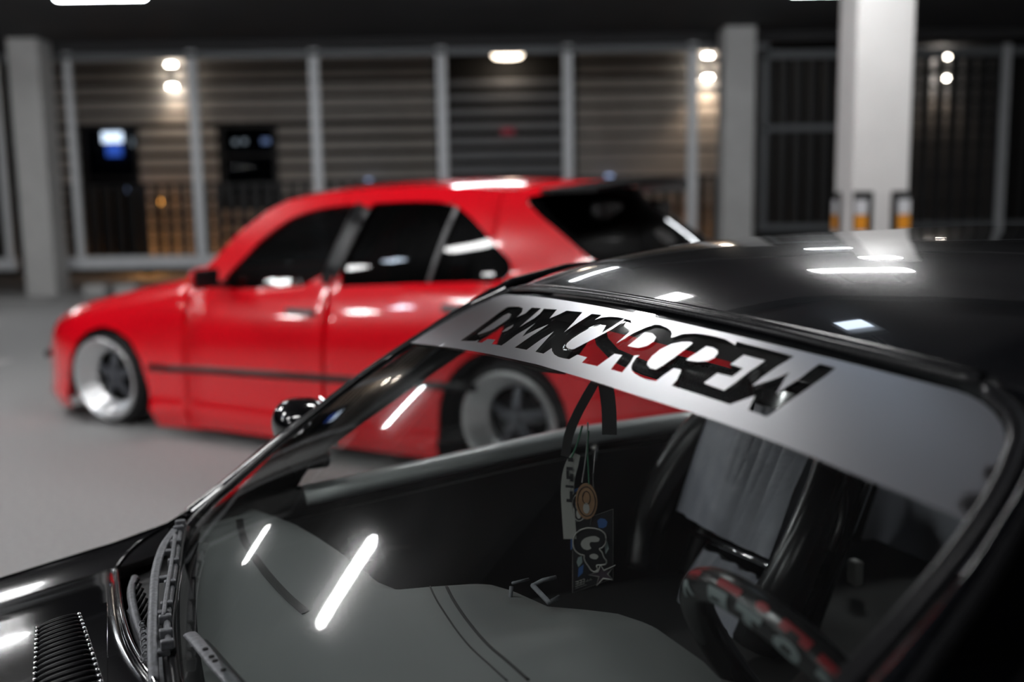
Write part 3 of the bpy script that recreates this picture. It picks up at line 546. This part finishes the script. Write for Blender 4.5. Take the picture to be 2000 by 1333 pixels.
# outer skins -------------------------------------------------------
BTOP = [(1.75, .50), (1.3, .60), (.88, .668), (.69, .705), (.60, .728), (.53, .765), (.42, .855), (.28, .948), (.14, 1.04), (.02, 1.12), (-.04, 1.152), (-.15, 1.175), (-.4, 1.188), (-.8, 1.19), (-1.1, 1.175), (-1.25, 1.145), (-1.45, 1.0), (-1.6, .89), (-1.75, .85), (-2.1, .83), (-2.25, .80)]
def bz(x): return ip(-x, [(-a, b) for a, b in BTOP])
def bbelt(x): return ip(-x, [(-.6, .74), (-.36, .775), (.18, .829), (.8, .845), (1.6, .86)])
def by(x, z):
    if x > .58 or x < -1.6: zr = bz(x); 
    else: zr = bbelt(x)
    if z > zr: y = .715 - (z - zr) * .385 + .042 * sin(pi * min(1, (z - zr) / .40))
    else: y = .815 - .10 * exp(-(zr - z) / .06) - .0 * z
    if x > 1.3: y -= .05 * ((x - 1.3) / .5) ** 2
    if x < -1.8: y -= .05 * ((-1.8 - x) / .4) ** 2
    return y
bbot = [(-2.25, .25), (-2.1, .17), (-1.66, .15)] + arch(-1.33, .28, .335, 200, -20, 14) + [(-.9, .13), (.8, .13)] + arch(1.20, .28, .335, 205, -25, 14) + [(1.6, .14), (1.75, .16)]
BOUT = BTOP + bbot
BW1 = smoothpoly([(.370, .752), (.352, .80), (.25, .895), (.10, .990), (-.03, 1.073), (-.12, 1.112), (-.3, 1.128), (-.62, 1.135), (-.60, .832), (-.18, .806)], 1)
BW2 = smoothpoly([(-.69, 1.13), (-.95, 1.12), (-1.1, 1.08), (-1.33, .90), (-.67, .875)], 1)
for sd in (1, -1):
    fs = lambda x, z, s=sd: (x, s * by(x, z), z)
    for nm, a, b in (('front_fender', .583, 1.9), ('door', -.637, .577), ('rear_quarter', -2.4, -.643)):
        o = panel(nm, BOUT, [BW1, BW2], fs, .04, 'black_clean', BC, clip=(a, b), solid=.010); o.modifiers['thickness'].offset = 0
        if nm == 'door': box('door_handle', (-.45, sd * .83, .74), (.15, .02, .03), 'black_clean', o, .008)
    fg = lambda x, z, s=sd: (x, s * (by(x, z) - .006), z)
    panel('door_window', BW1, [], fg, .06, 'sglass', BC); panel('quarter_window', BW2, [], fg, .06, 'sglass', BC)
    # strip between windshield and side skin
    grid('windshield_pillar', lambda u, v, s=sd: tuple(Vector(W(s * 1.03, v * 1.04 - .03)) * (1 - u) + Vector((ip(v, [(0, .01), (1, .575)]), s * (by(.02 + .53 * v, 1.12 - .375 * v) + .0), 1.135 - .385 * v)) * u + Vector((0, 0, .008 * sin(pi * u)))), 6, 14, 'black', BC)
    # cap of the door below the glass, drip rail, inner trim
    tube('door_cap', [(x, sd * (by(x, bbelt(x)) - .045), bbelt(x) - .010) for x in [.36 - .09 * i for i in range(11)]], .034, 'sill', BC, ry=.018)
    tube('drip_rail', [(a, sd * (by(a, b) + .006), b) for a, b in BTOP[5:17]], .007, 'rubber', BC, ry=.006)
    grid('door_lining', lambda u, v, s=sd: (.50 - 1.6 * u, s * (.655 - .02 * sin(pi * v)), (bbelt(.50 - 1.6 * u) - .045) * (1 - v) + .25 * v), 12, 8, 'interior', BC, solid=.01)
    tube('pillar_trim', [(x, sd * (by(x, z) - .028), z) for x, z in [(.38, .82), (.25, .905), (.10, 1.0), (-.03, 1.085), (-.13, 1.12)]], .042, 'interior', BC, ry=.012)
# roof
def xh(t): return -.012 + .05 * (1 - t * t)
RZ = [(-.05, 1.235), (.05, 1.243), (.3, 1.248), (.7, 1.25), (1.1, 1.238), (1.3, 1.215)]
def roof(u, v):
    t = 2 * u - 1; x0 = xh(t); x = x0 - (v ** 1.5) * (x0 + 1.27); d = x0 - x
    zh = 1.140 + .027 * (1 - t * t); zt = ip(-x, RZ) - .058 * abs(t) ** 2.6
    if abs(t) > .9: zt = min(zt, bz(x) + .004 + (1 - abs(t)) * .12)
    z = zh + (zt - zh) * (1 - exp(-d / .12)); return (x, (.566 + .012 * min(1, d / .3)) * t, z)
grid('roof', roof, 41, 48, 'black', BC, solid=.02)
grid('header_rail', lambda u, v: (xh(2 * u - 1) + .004 - .06 * v, .555 * (2 * u - 1), 1.115 + .027 * (1 - (2 * u - 1) ** 2) - .0 * v + .01 * v), 21, 4, 'interior', BC, solid=.02)
grid('headliner', lambda u, v: (-.06 - 1.15 * v, .55 * (2 * u - 1), 1.15 + .03 * sin(pi * v) + .02 * (1 - (2 * u - 1) ** 2)), 15, 12, 'interior', BC)
grid('rear_glass', lambda u, v: (-1.27 - .36 * v - .03 * (1 - (2 * u - 1) ** 2), (.53 + .06 * v) * (2 * u - 1), 1.19 - .30 * v + .02 * (1 - (2 * u - 1) ** 2)), 15, 8, 'sglass', BC)
grid('trunk_lid', lambda u, v: (-1.62 - .58 * v, (.68 - .02 * v) * (2 * u - 1), .875 - .045 * v + .02 * (1 - (2 * u - 1) ** 2)), 15, 10, 'black', BC, solid=.012)
grid('rear_bumper', lambda u, v: (-2.24 - .05 * (1 - (2 * u - 1) ** 2) - .05 * sin(pi * v), .76 * (2 * u - 1), .82 - .6 * v), 15, 10, 'black', BC, solid=.012)
# hood
def hood_edge(y): return .650 + .040 * (1 - exp(-(sqrt(y * y + .0009) - .03) / .13))
def hood(u, v):
    y = .60 * (2 * u - 1); x0 = hood_edge(y); x = x0 + (1.70 - x0) * v ** 1.6; q = abs(y / .6)
    z = .752 - .05 * q ** 2 - (x - .7) * .19 - .05 * max(0, (x - 1.2) / .5) ** 2
    z -= .010 * exp(-(x - x0) / .006); z += .0015 * exp(-((y / .6) - .78) ** 2 / .004) + .0015 * exp(-((y / .6) + .78) ** 2 / .004); return (x, y, z)
hd = grid('hood', hood, 45, 46, 'black_clean', BC, solid=.012)
grid('front_panel', lambda u, v: (1.70 + .04 * sin(pi * v) + .05 * (1 - (2 * u - 1) ** 2), .66 * (2 * u - 1), .50 - .36 * v), 15, 10, 'black_clean', BC, solid=.012)
def hoodz(x, y): return .752 - .05 * (y / .6) ** 2 - (x - .7) * .19
tube('hood_edge_lip', [(hood_edge(y) + .001, y, hoodz(hood_edge(y), y) - .004) for y in [.6 * (i / 20 - 1) for i in range(41)]], .0042, 'black_clean', hd)
vent = grid('vent_panel', lambda u, v: (.705 + .10 * u, -.36 + .44 * v, hoodz(.705 + .10 * u, -.36 + .44 * v) + .0012), 6, 14, 'black_clean', BC, solid=.004)
for k in range(22):
    y = -.336 + .0185 * k; xa, xb = .742 - .028 * (k / 14.) , .797 - .012 * (k / 14.)
    def lv(u, v, y=y, xa=xa, xb=xb):
        a = pi * u; x = xa + (xb - xa) * v; e = sin(pi * v) ** .35
        yy = y + .0062 * cos(a) * e; return (x, yy, hoodz(x, yy) + .002 + .0065 * sin(a) * e)
    grid('louvre', lv, 8, 12, 'louvre', vent)
    for xx in (xa, xb): mesh('louvre_end', *gridvf(lambda u, v: (xx + .003 * sin(pi * u) * cos(2 * pi * v), y + .003 * sin(pi * u) * sin(2 * pi * v), hoodz(xx, y) + .003 + .003 * cos(pi * u)), 6, 8, False, True), 'chrome', vent)
# fender top between hood seam and side skin
for sd in (1, -1):
    grid('fender_top', lambda u, v, s=sd: (.60 + 1.12 * v, s * ((.604) * (1 - u) + by(.60 + 1.12 * v, bz(.60 + 1.12 * v)) * u), (hoodz(.6 + 1.12 * v, .6) - .004 - .05 * max(0, (.6 + 1.12 * v - 1.2) / .5) ** 2) * (1 - u) + bz(.60 + 1.12 * v) * u + .002 * sin(pi * u)), 7, 20, 'black_clean', BC)
for sd in (1, -1): tube('fender_edge', sm0([(.692, sd * .590, .703), (.672, sd * .604, .722), (.645, sd * .622, .736), (.610, sd * .642, .748), (.575, sd * .662, .760)], 14), .0035, 'black_clean', BC)
# cowl
grid('cowl', lambda u, v: ((.585 + .0 * u) + .085 * v, .66 * (2 * u - 1), .700 + .02 * (1 - v) - .03 * abs(2 * u - 1) ** 3), 25, 4, 'rubber_d', BC, solid=.01)
grid('cowl_panel', lambda u, v: (ip(u, [(0, .676), (.13, .656), (.3, .634), (1, .60)]) + ip(u, [(0, .003), (.1, .012), (.3, .021), (1, .03)]) * (v * 2 - 1), -.315 + .85 * u, .728 + .010 * sin(pi * v) + .002 * sin(19 * u + 3 * v)), 40, 8, 'cowl', BC, solid=.006)
tube('cowl_edge', [(.628 - .05 * (y / .62) ** 2, y, .742 - .01 * (y / .6) ** 2) for y in [-.60 + .06 * i for i in range(21)]], .008, 'rubber', BC, ry=.006)
# wipers
def flatbar(nm, pts, w, h, m, parent, label=None): return tube(nm, pts, w / 2, m, parent, ry=h / 2, n=8, label=label)
def sm(pts, n=20): return [tuple(polyat(pts, i / n)) for i in range(n + 1)]
A1 = [(.655, -.02, .755), (.652, -.10, .775), (.646, -.20, .782), (.637, -.32, .785), (.621, -.42, .787), (.600, -.485, .790)]
B1 = [(.634, -.075, .772), (.632, -.15, .774), (.622, -.24, .776), (.609, -.35, .778), (.598, -.45, .782), (.588, -.51, .786)]
wa = flatbar('wiper_arm', sm(A1), .013, .006, 'wiper', BC); flatbar('wiper_blade', sm(B1), .009, .012, 'wiper', wa)
flatbar('wiper_rubber', [(p[0] - .006, p[1], p[2] - .006) for p in sm(B1)], .004, .008, 'rubber_d', wa)
up_ = [(p[0] + .004, p[1], p[2] + .010) for p in B1[1:5]]; flatbar('blade_bridge', sm(up_), .006, .005, 'wiper', wa)
for i in (0, 2, 4, 6, 9, 12, 15, 18, 20):
    p = sm(B1)[i]; box('blade_claw', (p[0] + .002, p[1], p[2] + .005), (.016, .010, .012), 'wiper', wa, .002)
for i in (3, 7, 11, 15):
    p = sm(A1)[i]; box('arm_clip', (p[0] - .009, p[1], p[2] - .003), (.022, .012, .008), 'wiper', wa, .002)
mesh('arm_spring', *tubevf([(.662 + .004 * cos(k * 1.3), -.06 - .004 * k, .765 + .004 * sin(k * 1.3)) for k in range(34)], .0012, n=5), 'wiper', wa)
A2 = [(.609, -.082, .782), (.601, -.03, .788), (.590, .03, .790), (.574, .105, .790), (.56, .20, .785), (.57, .30, .77), (.60, .36, .75)]
wb = flatbar('wiper_arm', sm(A2, 30), .017, .006, 'wiper', BC)
for i in (7, 9, 10, 12): p = sm(A2, 30)[i]; mesh('arm_hole', *lathe_z([(0, .001), (.0032, .001), (.0034, -.002)], 12), 'void', wb).location = (p[0], p[1], p[2] + .0032)
B2 = [(p[0] - .016, p[1] + .02, p[2] - .006) for p in A2[:5]]; flatbar('wiper_blade', sm(B2), .007, .010, 'rubber_d', wb)
for sg, yy in ((0, .0), (0, .36)):
    mesh('wiper_pivot', *lathe_z([(0, .03), (.012, .028), (.014, .02), (.014, -.03)], 16), 'wiper', BC).location = (.66 if yy == 0 else .62, yy, .735)
lk = tube('wiper_linkage', sm([(.665, -.44, .735), (.672, -.36, .742), (.668, -.27, .738), (.66, -.20, .728)], 12), .006, 'wiper', BC); 
for k in range(8): tube('linkage_rib', [(.675 - .002 * k, -.40 + .022 * k, .722), (.660 - .002 * k, -.395 + .022 * k, .75)], .003, 'rubber', lk, n=6)
# door mirrors
for sd in (-1, 1):
    mo = mesh('door_mirror', *gridvf(lambda u, v, s=sd: (.335 + .06 * (abs(cos(pi * (v - .5))) ** .6) * cos(2 * pi * u), s * (.80 + .085 * (abs(cos(pi * (v - .5))) ** .6) * sin(2 * pi * u)), .874 + .048 * sin(pi * (v - .5))), 24, 14, True), 'black_clean', BC)
    box('mirror_foot', (.33, sd * .725, .825), (.05, .09, .035), 'black_clean', mo, .01); box('mirror_glass', (.284, sd * .80, .874), (.008, .14, .075), 'chrome', mo, .003)
# wheels and belly
for x in (1.2, -1.33):
    for sd in (1, -1): wheel(BC, x, sd * .80, .285, sd, R=.235, T=.285, w=.2, camber=.05, lip=.05, rin=.17)
mesh('underbody', *boxvf((-.3, 0, .34), (3.7, 1.15, .4), .03), 'void', BC, False)
# dashboard ---------------------------------------------------------
EDG = [(-.66, .45), (-.60, .43), (-.52, .405), (-.43, .385), (-.34, .368), (-.25, .355), (-.19, .345), (-.145, .325), (-.125, .29), (-.12, .25), (-.11, .205), (-.06, .185), (.0, .166), (.03, .125), (.07, .100), (.12, .092), (.25, .088), (.40, .11), (.52, .16), (.58, .22), (.66, .30)]
def dz(x, y):
    s = max(0, min(1, (.60 - x) / .25)); z = .732 + .042 * s * s * (3 - 2 * s)
    z += .006 * max(0, min(1, (y + .15) / .08)) * s
    b = max(0, min(1, (y - .03) / .12)) * max(0, min(1, (.62 - y) / .12)); z += .018 * b * max(0, min(1, (.34 - x) / .15))
    return z
def dash(u, v):
    y = -.655 + 1.31 * u; xe = ip(y, EDG); xf = .597 - .05 * (y / .66) ** 2
    if v < .8: x = xf + (xe - xf) * (v / .8); r = max(0, (v - .68) / .12); return (x, y, dz(x, y) - .008 * r * r)
    w = (v - .8) / .2; return (xe - .012 * sin(pi * w * .5) - .0 * w + .05 * w * w * .6, y, dz(xe, y) - .008 - .30 * w * w - .02 * w)
db = grid('dashboard', dash, 111, 46, 'dash', BC, solid=.01)
def onD(p, o=0.0): return (p[0], p[1], dz(p[0], p[1]) + o)
df_ = [onD(p, .0005) for p in DATA['DEFROST']]; sdf = sm(df_, 24)
tube('defroster_slot', sdf, .0075, 'dash_d', db, ry=.0012); tube('defroster_rim', [(p[0] - .013, p[1] + .004, p[2]) for p in sdf], .0022, 'dash_d', db, ry=.0015)
sd2 = sm([onD(p, .0003) for p in DATA['DASHSEAM']], 24); tube('dash_seam', sd2, .0022, 'dash_d', db, ry=.001)
tube('dash_seam', [(p[0] + .02, p[1] - .012, dz(p[0] + .02, p[1] - .012) + .0003) for p in sd2], .0012, 'dash_d', db, ry=.0008)
grid('instrument_hood', lambda u, v: (.115 - .10 * v, .16 + .38 * u, .795 - .012 * v - .06 * abs(2 * u - 1) ** 3 - .03 * v), 16, 5, 'dash', BC, solid=.012)
bk = [Vector(p) for p in DATA['BRACKET']]
br = tube('dash_bracket', [(p.x, p.y, p.z - .01) for p in bk[2:]], .0035, 'cowl', BC, n=8)
tube('bracket_arm', [(bk[0].x, bk[0].y, .79), (bk[1].x, bk[1].y, .79)], .002, 'cowl', br, n=6); tube('bracket_arm', [(bk[2].x, bk[2].y, .79), (bk[2].x - .01, bk[2].y + .012, .80), (bk[2].x - .03, bk[2].y + .01, .80)], .0028, 'cowl', br, n=6)
tube('bracket_post', [(bk[0].x + .005, bk[0].y + .01, .79), (bk[0].x + .01, bk[0].y + .015, .765)], .003, 'cowl', br, n=6)
# steering wheel ----------------------------------------------------
TC = Vector((.055, .405, .789)); TT = .576; TR = .171; Tr = .018
sv = Vector((sin(TT), 0, cos(TT))); sy_ = Vector((0, 1, 0)); sn = sy_.cross(sv).normalized()       # axis
if sn.x < 0: sn = -sn
def tor(A, ph, r=Tr): e = sy_ * cos(A) + sv * sin(A); return TC + e * (TR + r * cos(ph)) + sn * (r * sin(ph))
sw = mesh('steering_wheel', *gridvf(lambda u, v: tor(2 * pi * u, 2 * pi * v), 72, 14, True, True), 'leather', BC)
for a in (200, 340, 270): A = radians(a); e = sy_ * cos(A) + sv * sin(A); tube('spoke', [TC + e * .03 - sn * .02, TC + e * .10 - sn * .012, TC + e * .165], .013, 'interior', sw, ry=.004)
mesh('hub', *tubevf([TC - sn * .035, TC + sn * .01], .045, n=20, upv=(0, 0, 1)), 'interior', sw); tube('steering_column', [TC + sn * .01, TC + sn * .15 - Vector((0, 0, .03))], .03, 'interior', sw)
GLY = {'V': [(-1, -1), (-.55, -1), (.0, .35), (.55, -1), (1, -1), (.35, 1), (-.35, 1)], 'B': [(-1, -1), (1, -1), (1, 1), (-1, 1)], 'T': [(-1, .2), (1, .2), (1, 1), (-1, 1)], 't': [(-.35, -1), (.35, -1), (.35, .25), (-.35, .25)],
       'O': [(cos(a) if abs(cos(a)) < .8 else .9 * (1 if cos(a) > 0 else -1), sin(a)) for a in [2 * pi * i / 16 for i in range(16)]], 'L': [(-1, .3), (1, .3), (1, 1), (-1, 1)],
       'b': [(-1, -1), (1, -1), (1, 1), (-1, 1)], 'd': [(cos(2 * pi * i / 12), sin(2 * pi * i / 12)) for i in range(12)], 'h': [(-1, -1), (-.4, -1), (-.35, .1), (.35, .1), (.4, -1), (1, -1), (1, 1), (-1, 1)]}
HOL = {'B': [(-.7, -.45), (.25, -.45), (.25, -.05), (-.7, -.05)], 'O': [(-.35, -.35), (.35, -.35), (.35, .35), (-.35, .35)]}
def glyph(k, Ad, phd, hA, hP, m):                 # patch printed on the rim: Ad position, phd tube angle (degrees)
    s = lambda x, z: tor(radians(Ad - x * hA), radians(phd - z * hP), Tr + .0007)
    panel('rim_letter', GLY[k], [HOL[k]] if k in HOL else [], s, .25, m, sw, solid=.0)
for k, Ad, ph, hA, hP, m in (('V', 119, 62, 6.0, 26, 'wl'), ('B', 95, 62, 5.2, 27, 'wl'), ('T', 80, 62, 5.2, 27, 'wl'), ('t', 80, 62, 5.2, 27, 'wl'), ('O', 65, 62, 5.2, 27, 'wl'), ('L', 50, 62, 5.2, 27, 'wl'),
                            ('b', 113, 12, 5, 8, 'wr'), ('b', 91, 14, 5.5, 11, 'wr'), ('d', 77, 8, 2.4, 14, 'wr'), ('h', 65, 8, 5, 14, 'wr'), ('b', 51, 12, 6, 12, 'wr')): glyph(k, Ad, ph, hA, hP, m)
# seats -------------------------------------------------------------
def seat(y0):
    s = empty('seat', (0, y0, 0)); s.parent = BC
    def cp(u, v): z = .67 + .23 * v; x = -.315 - .44 * (z - .50); q = 2 * u - 1; w = .135 + .02 * v; return (x + .012 * (1 - q * q) + .0016 * sin(37 * u + 1.5 * v) + .001 * sin(71 * u - 2 * v) + .0008 * sin(113 * u), w * q, z)
    grid('back_panel', cp, 91, 20, 'cloth', s, solid=.05)
    for sg in (1, -1):
        pts = [(-.29, sg * .195, .56), (-.305, sg * .205, .61), (-.325, sg * .215, .66), (-.37, sg * .215, .74), (-.425, sg * .195, .82), (-.465, sg * .155, .875), (-.48, sg * .10, .90)]
        tube('side_bolster', sm(pts, 18), .032, 'leather', s, ry=.045)
    tube('bolster_highlight', sm([(-.372, -.262, .700), (-.392, -.255, .745), (-.410, -.235, .785), (-.428, -.200, .82), (-.438, -.150, .842)], 14), .010, 'cloth', s, n=8)  # satin highlight along the far bolster, modelled as a pale cloth tube
    tube('bolster_highlight', sm([(-.40, .235, .72), (-.415, .238, .76), (-.43, .228, .80), (-.445, .205, .835)], 12), .009, 'leather', s, n=8)  # highlight of the near bolster, likewise shaped as a tube
    tube('harness_bar', [(-.355, -.135, .651), (-.360, .152, .668)], .006, 'chrome', s, n=8)
    grid('lumbar_pad', lambda u, v: (-.295 - .44 * (.14 * v) + .018 * sin(pi * v) + .006 * sin(25 * u), .04 + .11 * (2 * u - 1), .50 + .135 * v), 31, 8, 'cloth', s, solid=.03)
    grid('cushion', lambda u, v: (-.30 + .46 * v, .17 * (2 * u - 1), .47 + .035 * v + .03 * abs(2 * u - 1) ** 3 + .012 * sin(pi * v) + .004 * sin(30 * u)), 25, 12, 'cloth', s, solid=.08)
    mesh('seat_shell', *gridvf(lambda u, v: (-.36 - .44 * .42 * v - .05 * sin(pi * u), .21 * cos(pi * u), .48 + .43 * v), 17, 10), 'black_clean', s)
    return s
p = seat(-.36); q = copy_tree(p, BC); q.location = (-.16, .36, 0)
mesh('door_lock_pin', *lathe_z([(0, .012), (.006, .010), (.008, .004), (.006, -.004), (.004, -.02)], 12), 'chrome', BC).location = (-.215, -.615, .800)
grid('rear_bench', lambda u, v: (-.95 - .12 * v, .58 * (2 * u - 1), .50 + .30 * v + .02 * sin(3 * pi * u) * sin(pi * v)), 30, 12, 'cloth', BC, solid=.08)
grid('rear_shelf', lambda u, v: (-1.08 - .45 * v, .60 * (2 * u - 1), .82), 8, 4, 'interior', BC, solid=.02)
box('belt_buckle', (-.62, -.31, .585), (.02, .028, .05), 'cardw', BC, .006)
mesh('cabin_floor', *boxvf((-.3, 0, .30), (1.9, 1.25, .06), .01), 'interior', BC, False); box('centre_console', (-.2, 0, .42), (.9, .16, .22), 'interior', BC, .03)
grid('sun_visor', lambda u, v: (-.02 + .055 * v + .01 * sin(pi * u), -.545 + .33 * u + .03 * v * (1 - 2 * u), 1.128 - .088 * v - .008 * v * sin(pi * u)), 12, 8, 'interior', BC, solid=.015)
mr = mesh('rear_view_mirror', *gridvf(lambda u, v: (-.03 + .02 * cos(pi * (v - .5)) * cos(2 * pi * u), .065 + .105 * (abs(cos(pi * (v - .5))) ** .3) * sin(2 * pi * u) * 1., 1.060 + .033 * sin(pi * (v - .5))), 30, 12, True), 'rubber', BC)
tube('mirror_stem', [(-.02, .03, 1.065), (.0, -.04, 1.072), (.012, -.10, 1.082), (.022, -.12, 1.10), (.028, -.122, 1.125)], .010, 'rubber', mr)
tube('mount_ring', [Wo(-.045 + .030 * cos(a), .085 + .042 * sin(a), -.006) for a in [2 * pi * i / 24 for i in range(24)]], .0022, 'chrome', mr, closed=True, n=6)
tube('mount_ring', [Wo(-.045 + .020 * cos(a), .085 + .030 * sin(a), -.008) for a in [2 * pi * i / 24 for i in range(24)]], .0015, 'chrome', mr, closed=True, n=6)

# ------------------------------------------------------------------ things hanging from the mirror
P0, HX = Vector(DATA['HANG'][0]), Vector(DATA['HANG'][1]); HN = Vector((-HX.y, HX.x, 0))
if HN.y > 0: HN = -HN                           # towards the front of the windshield
T = DATA['TAGS']
def H3(p, o=0.): return P0 + HX * p[0] + Vector((0, 0, p[1])) + HN * o
def ribbon(name, pts, w, m, o=0., n=16, parent=None, th=.0012, taper=1.):
    pp = sm([(a[0], a[1], 0) for a in pts], n)
    def f(u, v):
        i = int(round(v * n)); q = pp[i]; a = pp[max(0, i - 1)]; b = pp[min(n, i + 1)]; t = Vector((b[0] - a[0], b[1] - a[1], 0)).normalized(); s = Vector((-t.y, t.x, 0))
        c = Vector(q) + s * w * (u - .5) * (1 if v > .2 else .6 + .4 * v / .2); return H3(c, o + .0015 * sin(7 * v) + .001 * cos(pi * u))
    return grid(name, f, 5, n + 1, m, parent, solid=th)
tag(ribbon('lanyard', T['strap_a'], .014, 'strap', .004), 'black webbing strap looping to the left under the mirror', 'lanyard')
tag(ribbon('lanyard', T['strap_b'], .022, 'strap', -.002), 'wide black webbing strap hanging straight down behind the others', 'lanyard')
pl = ribbon('lanyard', T['printed'], .020, 'print_w', .006); tag(pl, 'pale printed lanyard with black marks hanging left of the wooden disc', 'lanyard')
for k, (dx, dz_, sx, sz) in enumerate(((.3, .0, .010, .005), (.7, .0, .005, .012), (-.1, .006, .004, .010), (.3, .014, .010, .005), (.3, -.014, .013, .004), (.6, -.028, .005, .014), (.2, -.036, .009, .005), (.5, .028, .008, .006))):
    c = T['printed'][2]; x = c[0] + dx * .008; z = c[1] + dz_
    panel('printed_mark', [(x - sx / 2, z - sz / 2), (x + sx / 2, z - sz / 2), (x + sx / 2, z + sz / 2), (x - sx / 2, z + sz / 2)], [], lambda a, b: H3((a, b), .0095), .004, 'ink', pl, smooth=False)
bdp = sm([(a[0], a[1], 0) for a in T['bead']] , 40); bc = empty('bead_chain', tuple(H3(bdp[0])), 0, 'silver bead chain hanging to the wooden disc', 'chain')
for i, b in enumerate(bdp):
    v = H3(b, .006) - H3(bdp[0]); mesh('bead', *gridvf(lambda u, w: tuple(v + Vector((sin(pi * w) * cos(2 * pi * u), sin(pi * w) * sin(2 * pi * u), cos(pi * w))) * .0013), 6, 5, True), 'bead', bc) if i < 41 else None
tag(tube('green_cord', [H3(p, .007) for p in sm([(a[0], a[1], 0) for a in T['green']], 12)], .0012, 'green', n=6), 'thin green cord beside the bead chain', 'cord')
tag(tube('green_cord', [H3(p, .008) for p in sm([(a[0], a[1], 0) for a in T['green2']], 12)], .0016, 'green', n=6), 'frayed green cord curling over the printed lanyard', 'cord')
tag(tube('dark_cord', [H3((a[0], a[1]), .005) for a in T['cord']], .0008, 'bead', n=5), 'thin grey cord right of the bead chain', 'cord')
def disc(name, c, rx, rz, m, o, label, ringm, parent=None):
    d = empty(name, tuple(H3(c, o)), 0, label, 'air freshener'); B0 = H3(c, o)
    e = lambda r, a, k=0.: tuple(HX * (rx * r * cos(a)) + Vector((0, 0, rz * r * sin(a))) + HN * k)
    mesh('disc', [e(1, 2 * pi * i / 32) for i in range(32)] + [e(1, 2 * pi * i / 32, .002) for i in range(32)] , [tuple(range(32)), tuple(range(63, 31, -1))] + [(i, (i + 1) % 32, 32 + (i + 1) % 32, 32 + i) for i in range(32)], m, d, False)
    tube('printed_ring', [e(.82, 2 * pi * i / 32, .0022) for i in range(32)], .0007, ringm, d, closed=True, n=5)
    tube('printed_ring', [tuple(Vector(e(.36, 2 * pi * i / 32, .0022)) + Vector((0, 0, rz * .2))) for i in range(32)], .0006, ringm, d, closed=True, n=5)
    mesh('centre_spot', [tuple(Vector(e(.3, 2 * pi * i / 16 - .5, .0026)) - Vector((0, 0, rz * .38))) for i in range(16)], [tuple(range(16))], 'cardw', d, False)
    return d
c, r_, t_ = T['disc']; disc('wooden_disc', c, abs(r_[0] - c[0]), abs(t_[1] - c[1]), 'wood', .006, 'round brown wooden disc hanging above the black card', 'ink')
c, r_, t_ = T['round2']; disc('round_tag', c, abs(r_[0] - c[0]), abs(t_[1] - c[1]), 'card', .003, 'dark round tag with pale rim half behind the wooden disc', 'cardw')
tr = mesh('blue_tag', [H3(p, .001) for p in T['tri']] + [H3(p, .002) for p in T['tri']], [(0, 1, 2, 3), (7, 6, 5, 4), (0, 4, 5, 1), (1, 5, 6, 2), (2, 6, 7, 3), (3, 7, 4, 0)], 'cardb', None, False); tag(tr, 'narrow blue card tag behind the round tags', 'air freshener')
cd_ = empty('card_air_freshener', tuple(H3(T['card'][0])), 0, 'black card air freshener with grey rounded letters and a star', 'air freshener'); O_ = H3(T['card'][0])
cf = [T['card'][0], T['card'][1], T['card'][2], T['card'][3]]
cdm = mesh('card', [H3(p, .004) - O_ for p in cf] + [H3(p, .0052) - O_ for p in cf], [(0, 1, 2, 3), (7, 6, 5, 4), (0, 4, 5, 1), (1, 5, 6, 2), (2, 6, 7, 3), (3, 7, 4, 0)], 'card', cd_, False)
tube('card_edge', [H3(p, .0052) - O_ for p in cf], .00035, 'cardw', cd_, n=4, closed=True)
def flat(nm, poly, m, o, par=cd_, holes=()): panel(nm, [tuple(p) for p in poly], [[tuple(p) for p in h] for h in holes], lambda a, b: H3((a, b), o) - O_, .006, m, par, smooth=False)
for k, m in (('blob', 'cardc'), ('blob2', 'cardb'), ('blob3', 'cardc'), ('blob4', 'cardb')): flat('card_picture', T[k], m, .0056)
flat('letter_shape', T['C_out'], 'card', .0066)
tube('letter_outline', [H3(p, .0072) - O_ for p in dens(smoothpoly([tuple(p) for p in T['C_out']], 2), .002)], .0011, 'cardw', cd_, closed=True, n=5)
flat('letter_counter', smoothpoly([tuple(p) for p in T['C_in']], 2), 'cardw', .0072); flat('letter_counter', smoothpoly([tuple(p) for p in T['a_in']], 2), 'cardw', .0072)
flat('star', T['star'], 'cardp', .0076); tube('star_outline', [H3(p, .0080) - O_ for p in T['star']], .0012, 'cardw', cd_, closed=True, n=5)
# small numerals 333 and the tiny line under them
t0 = Vector(T['txt'][0]); t1 = Vector(T['txt'][1]); sx_ = (t1 - t0) / 3.
def seg(a, b, h=.0007, w=.0004): tube('numeral_stroke', [H3(a, .0056) - O_, H3(b, .0056) - O_], w, 'cardw', cd_, n=4)
for i in range(3):
    b0 = t0 + sx_ * i; ux = sx_ * .8; uz = Vector((.0008, .0075))
    for f0 in (0, .5, 1): seg(b0 + uz * f0, b0 + uz * f0 + ux)
    seg(b0 + ux, b0 + ux + uz)
for i in range(10):
    a = t0 + Vector((0, -.004)) + sx_ * i * .38; seg(a, a + Vector((.0006, .0022 if i % 3 else .0012)), w=.0003)
for i in range(5):
    a = Vector(T['txt'][2]) + Vector((.0, .001)) + Vector((.0022, .0009)) * i; seg(a, a + Vector((.0012, .0035 if i % 2 else .0015)), w=.0003)
tube('card_cord', [H3(p, .006) - O_ for p in [(T['cord'][-1][0], T['cord'][-1][1] + .03), (T['cord'][-1][0] + .002, T['cord'][-1][1]), (T['cord'][-1][0] - .004, T['C_out'][4][1] + .004)]], .0006, 'bead', cd_, n=5)
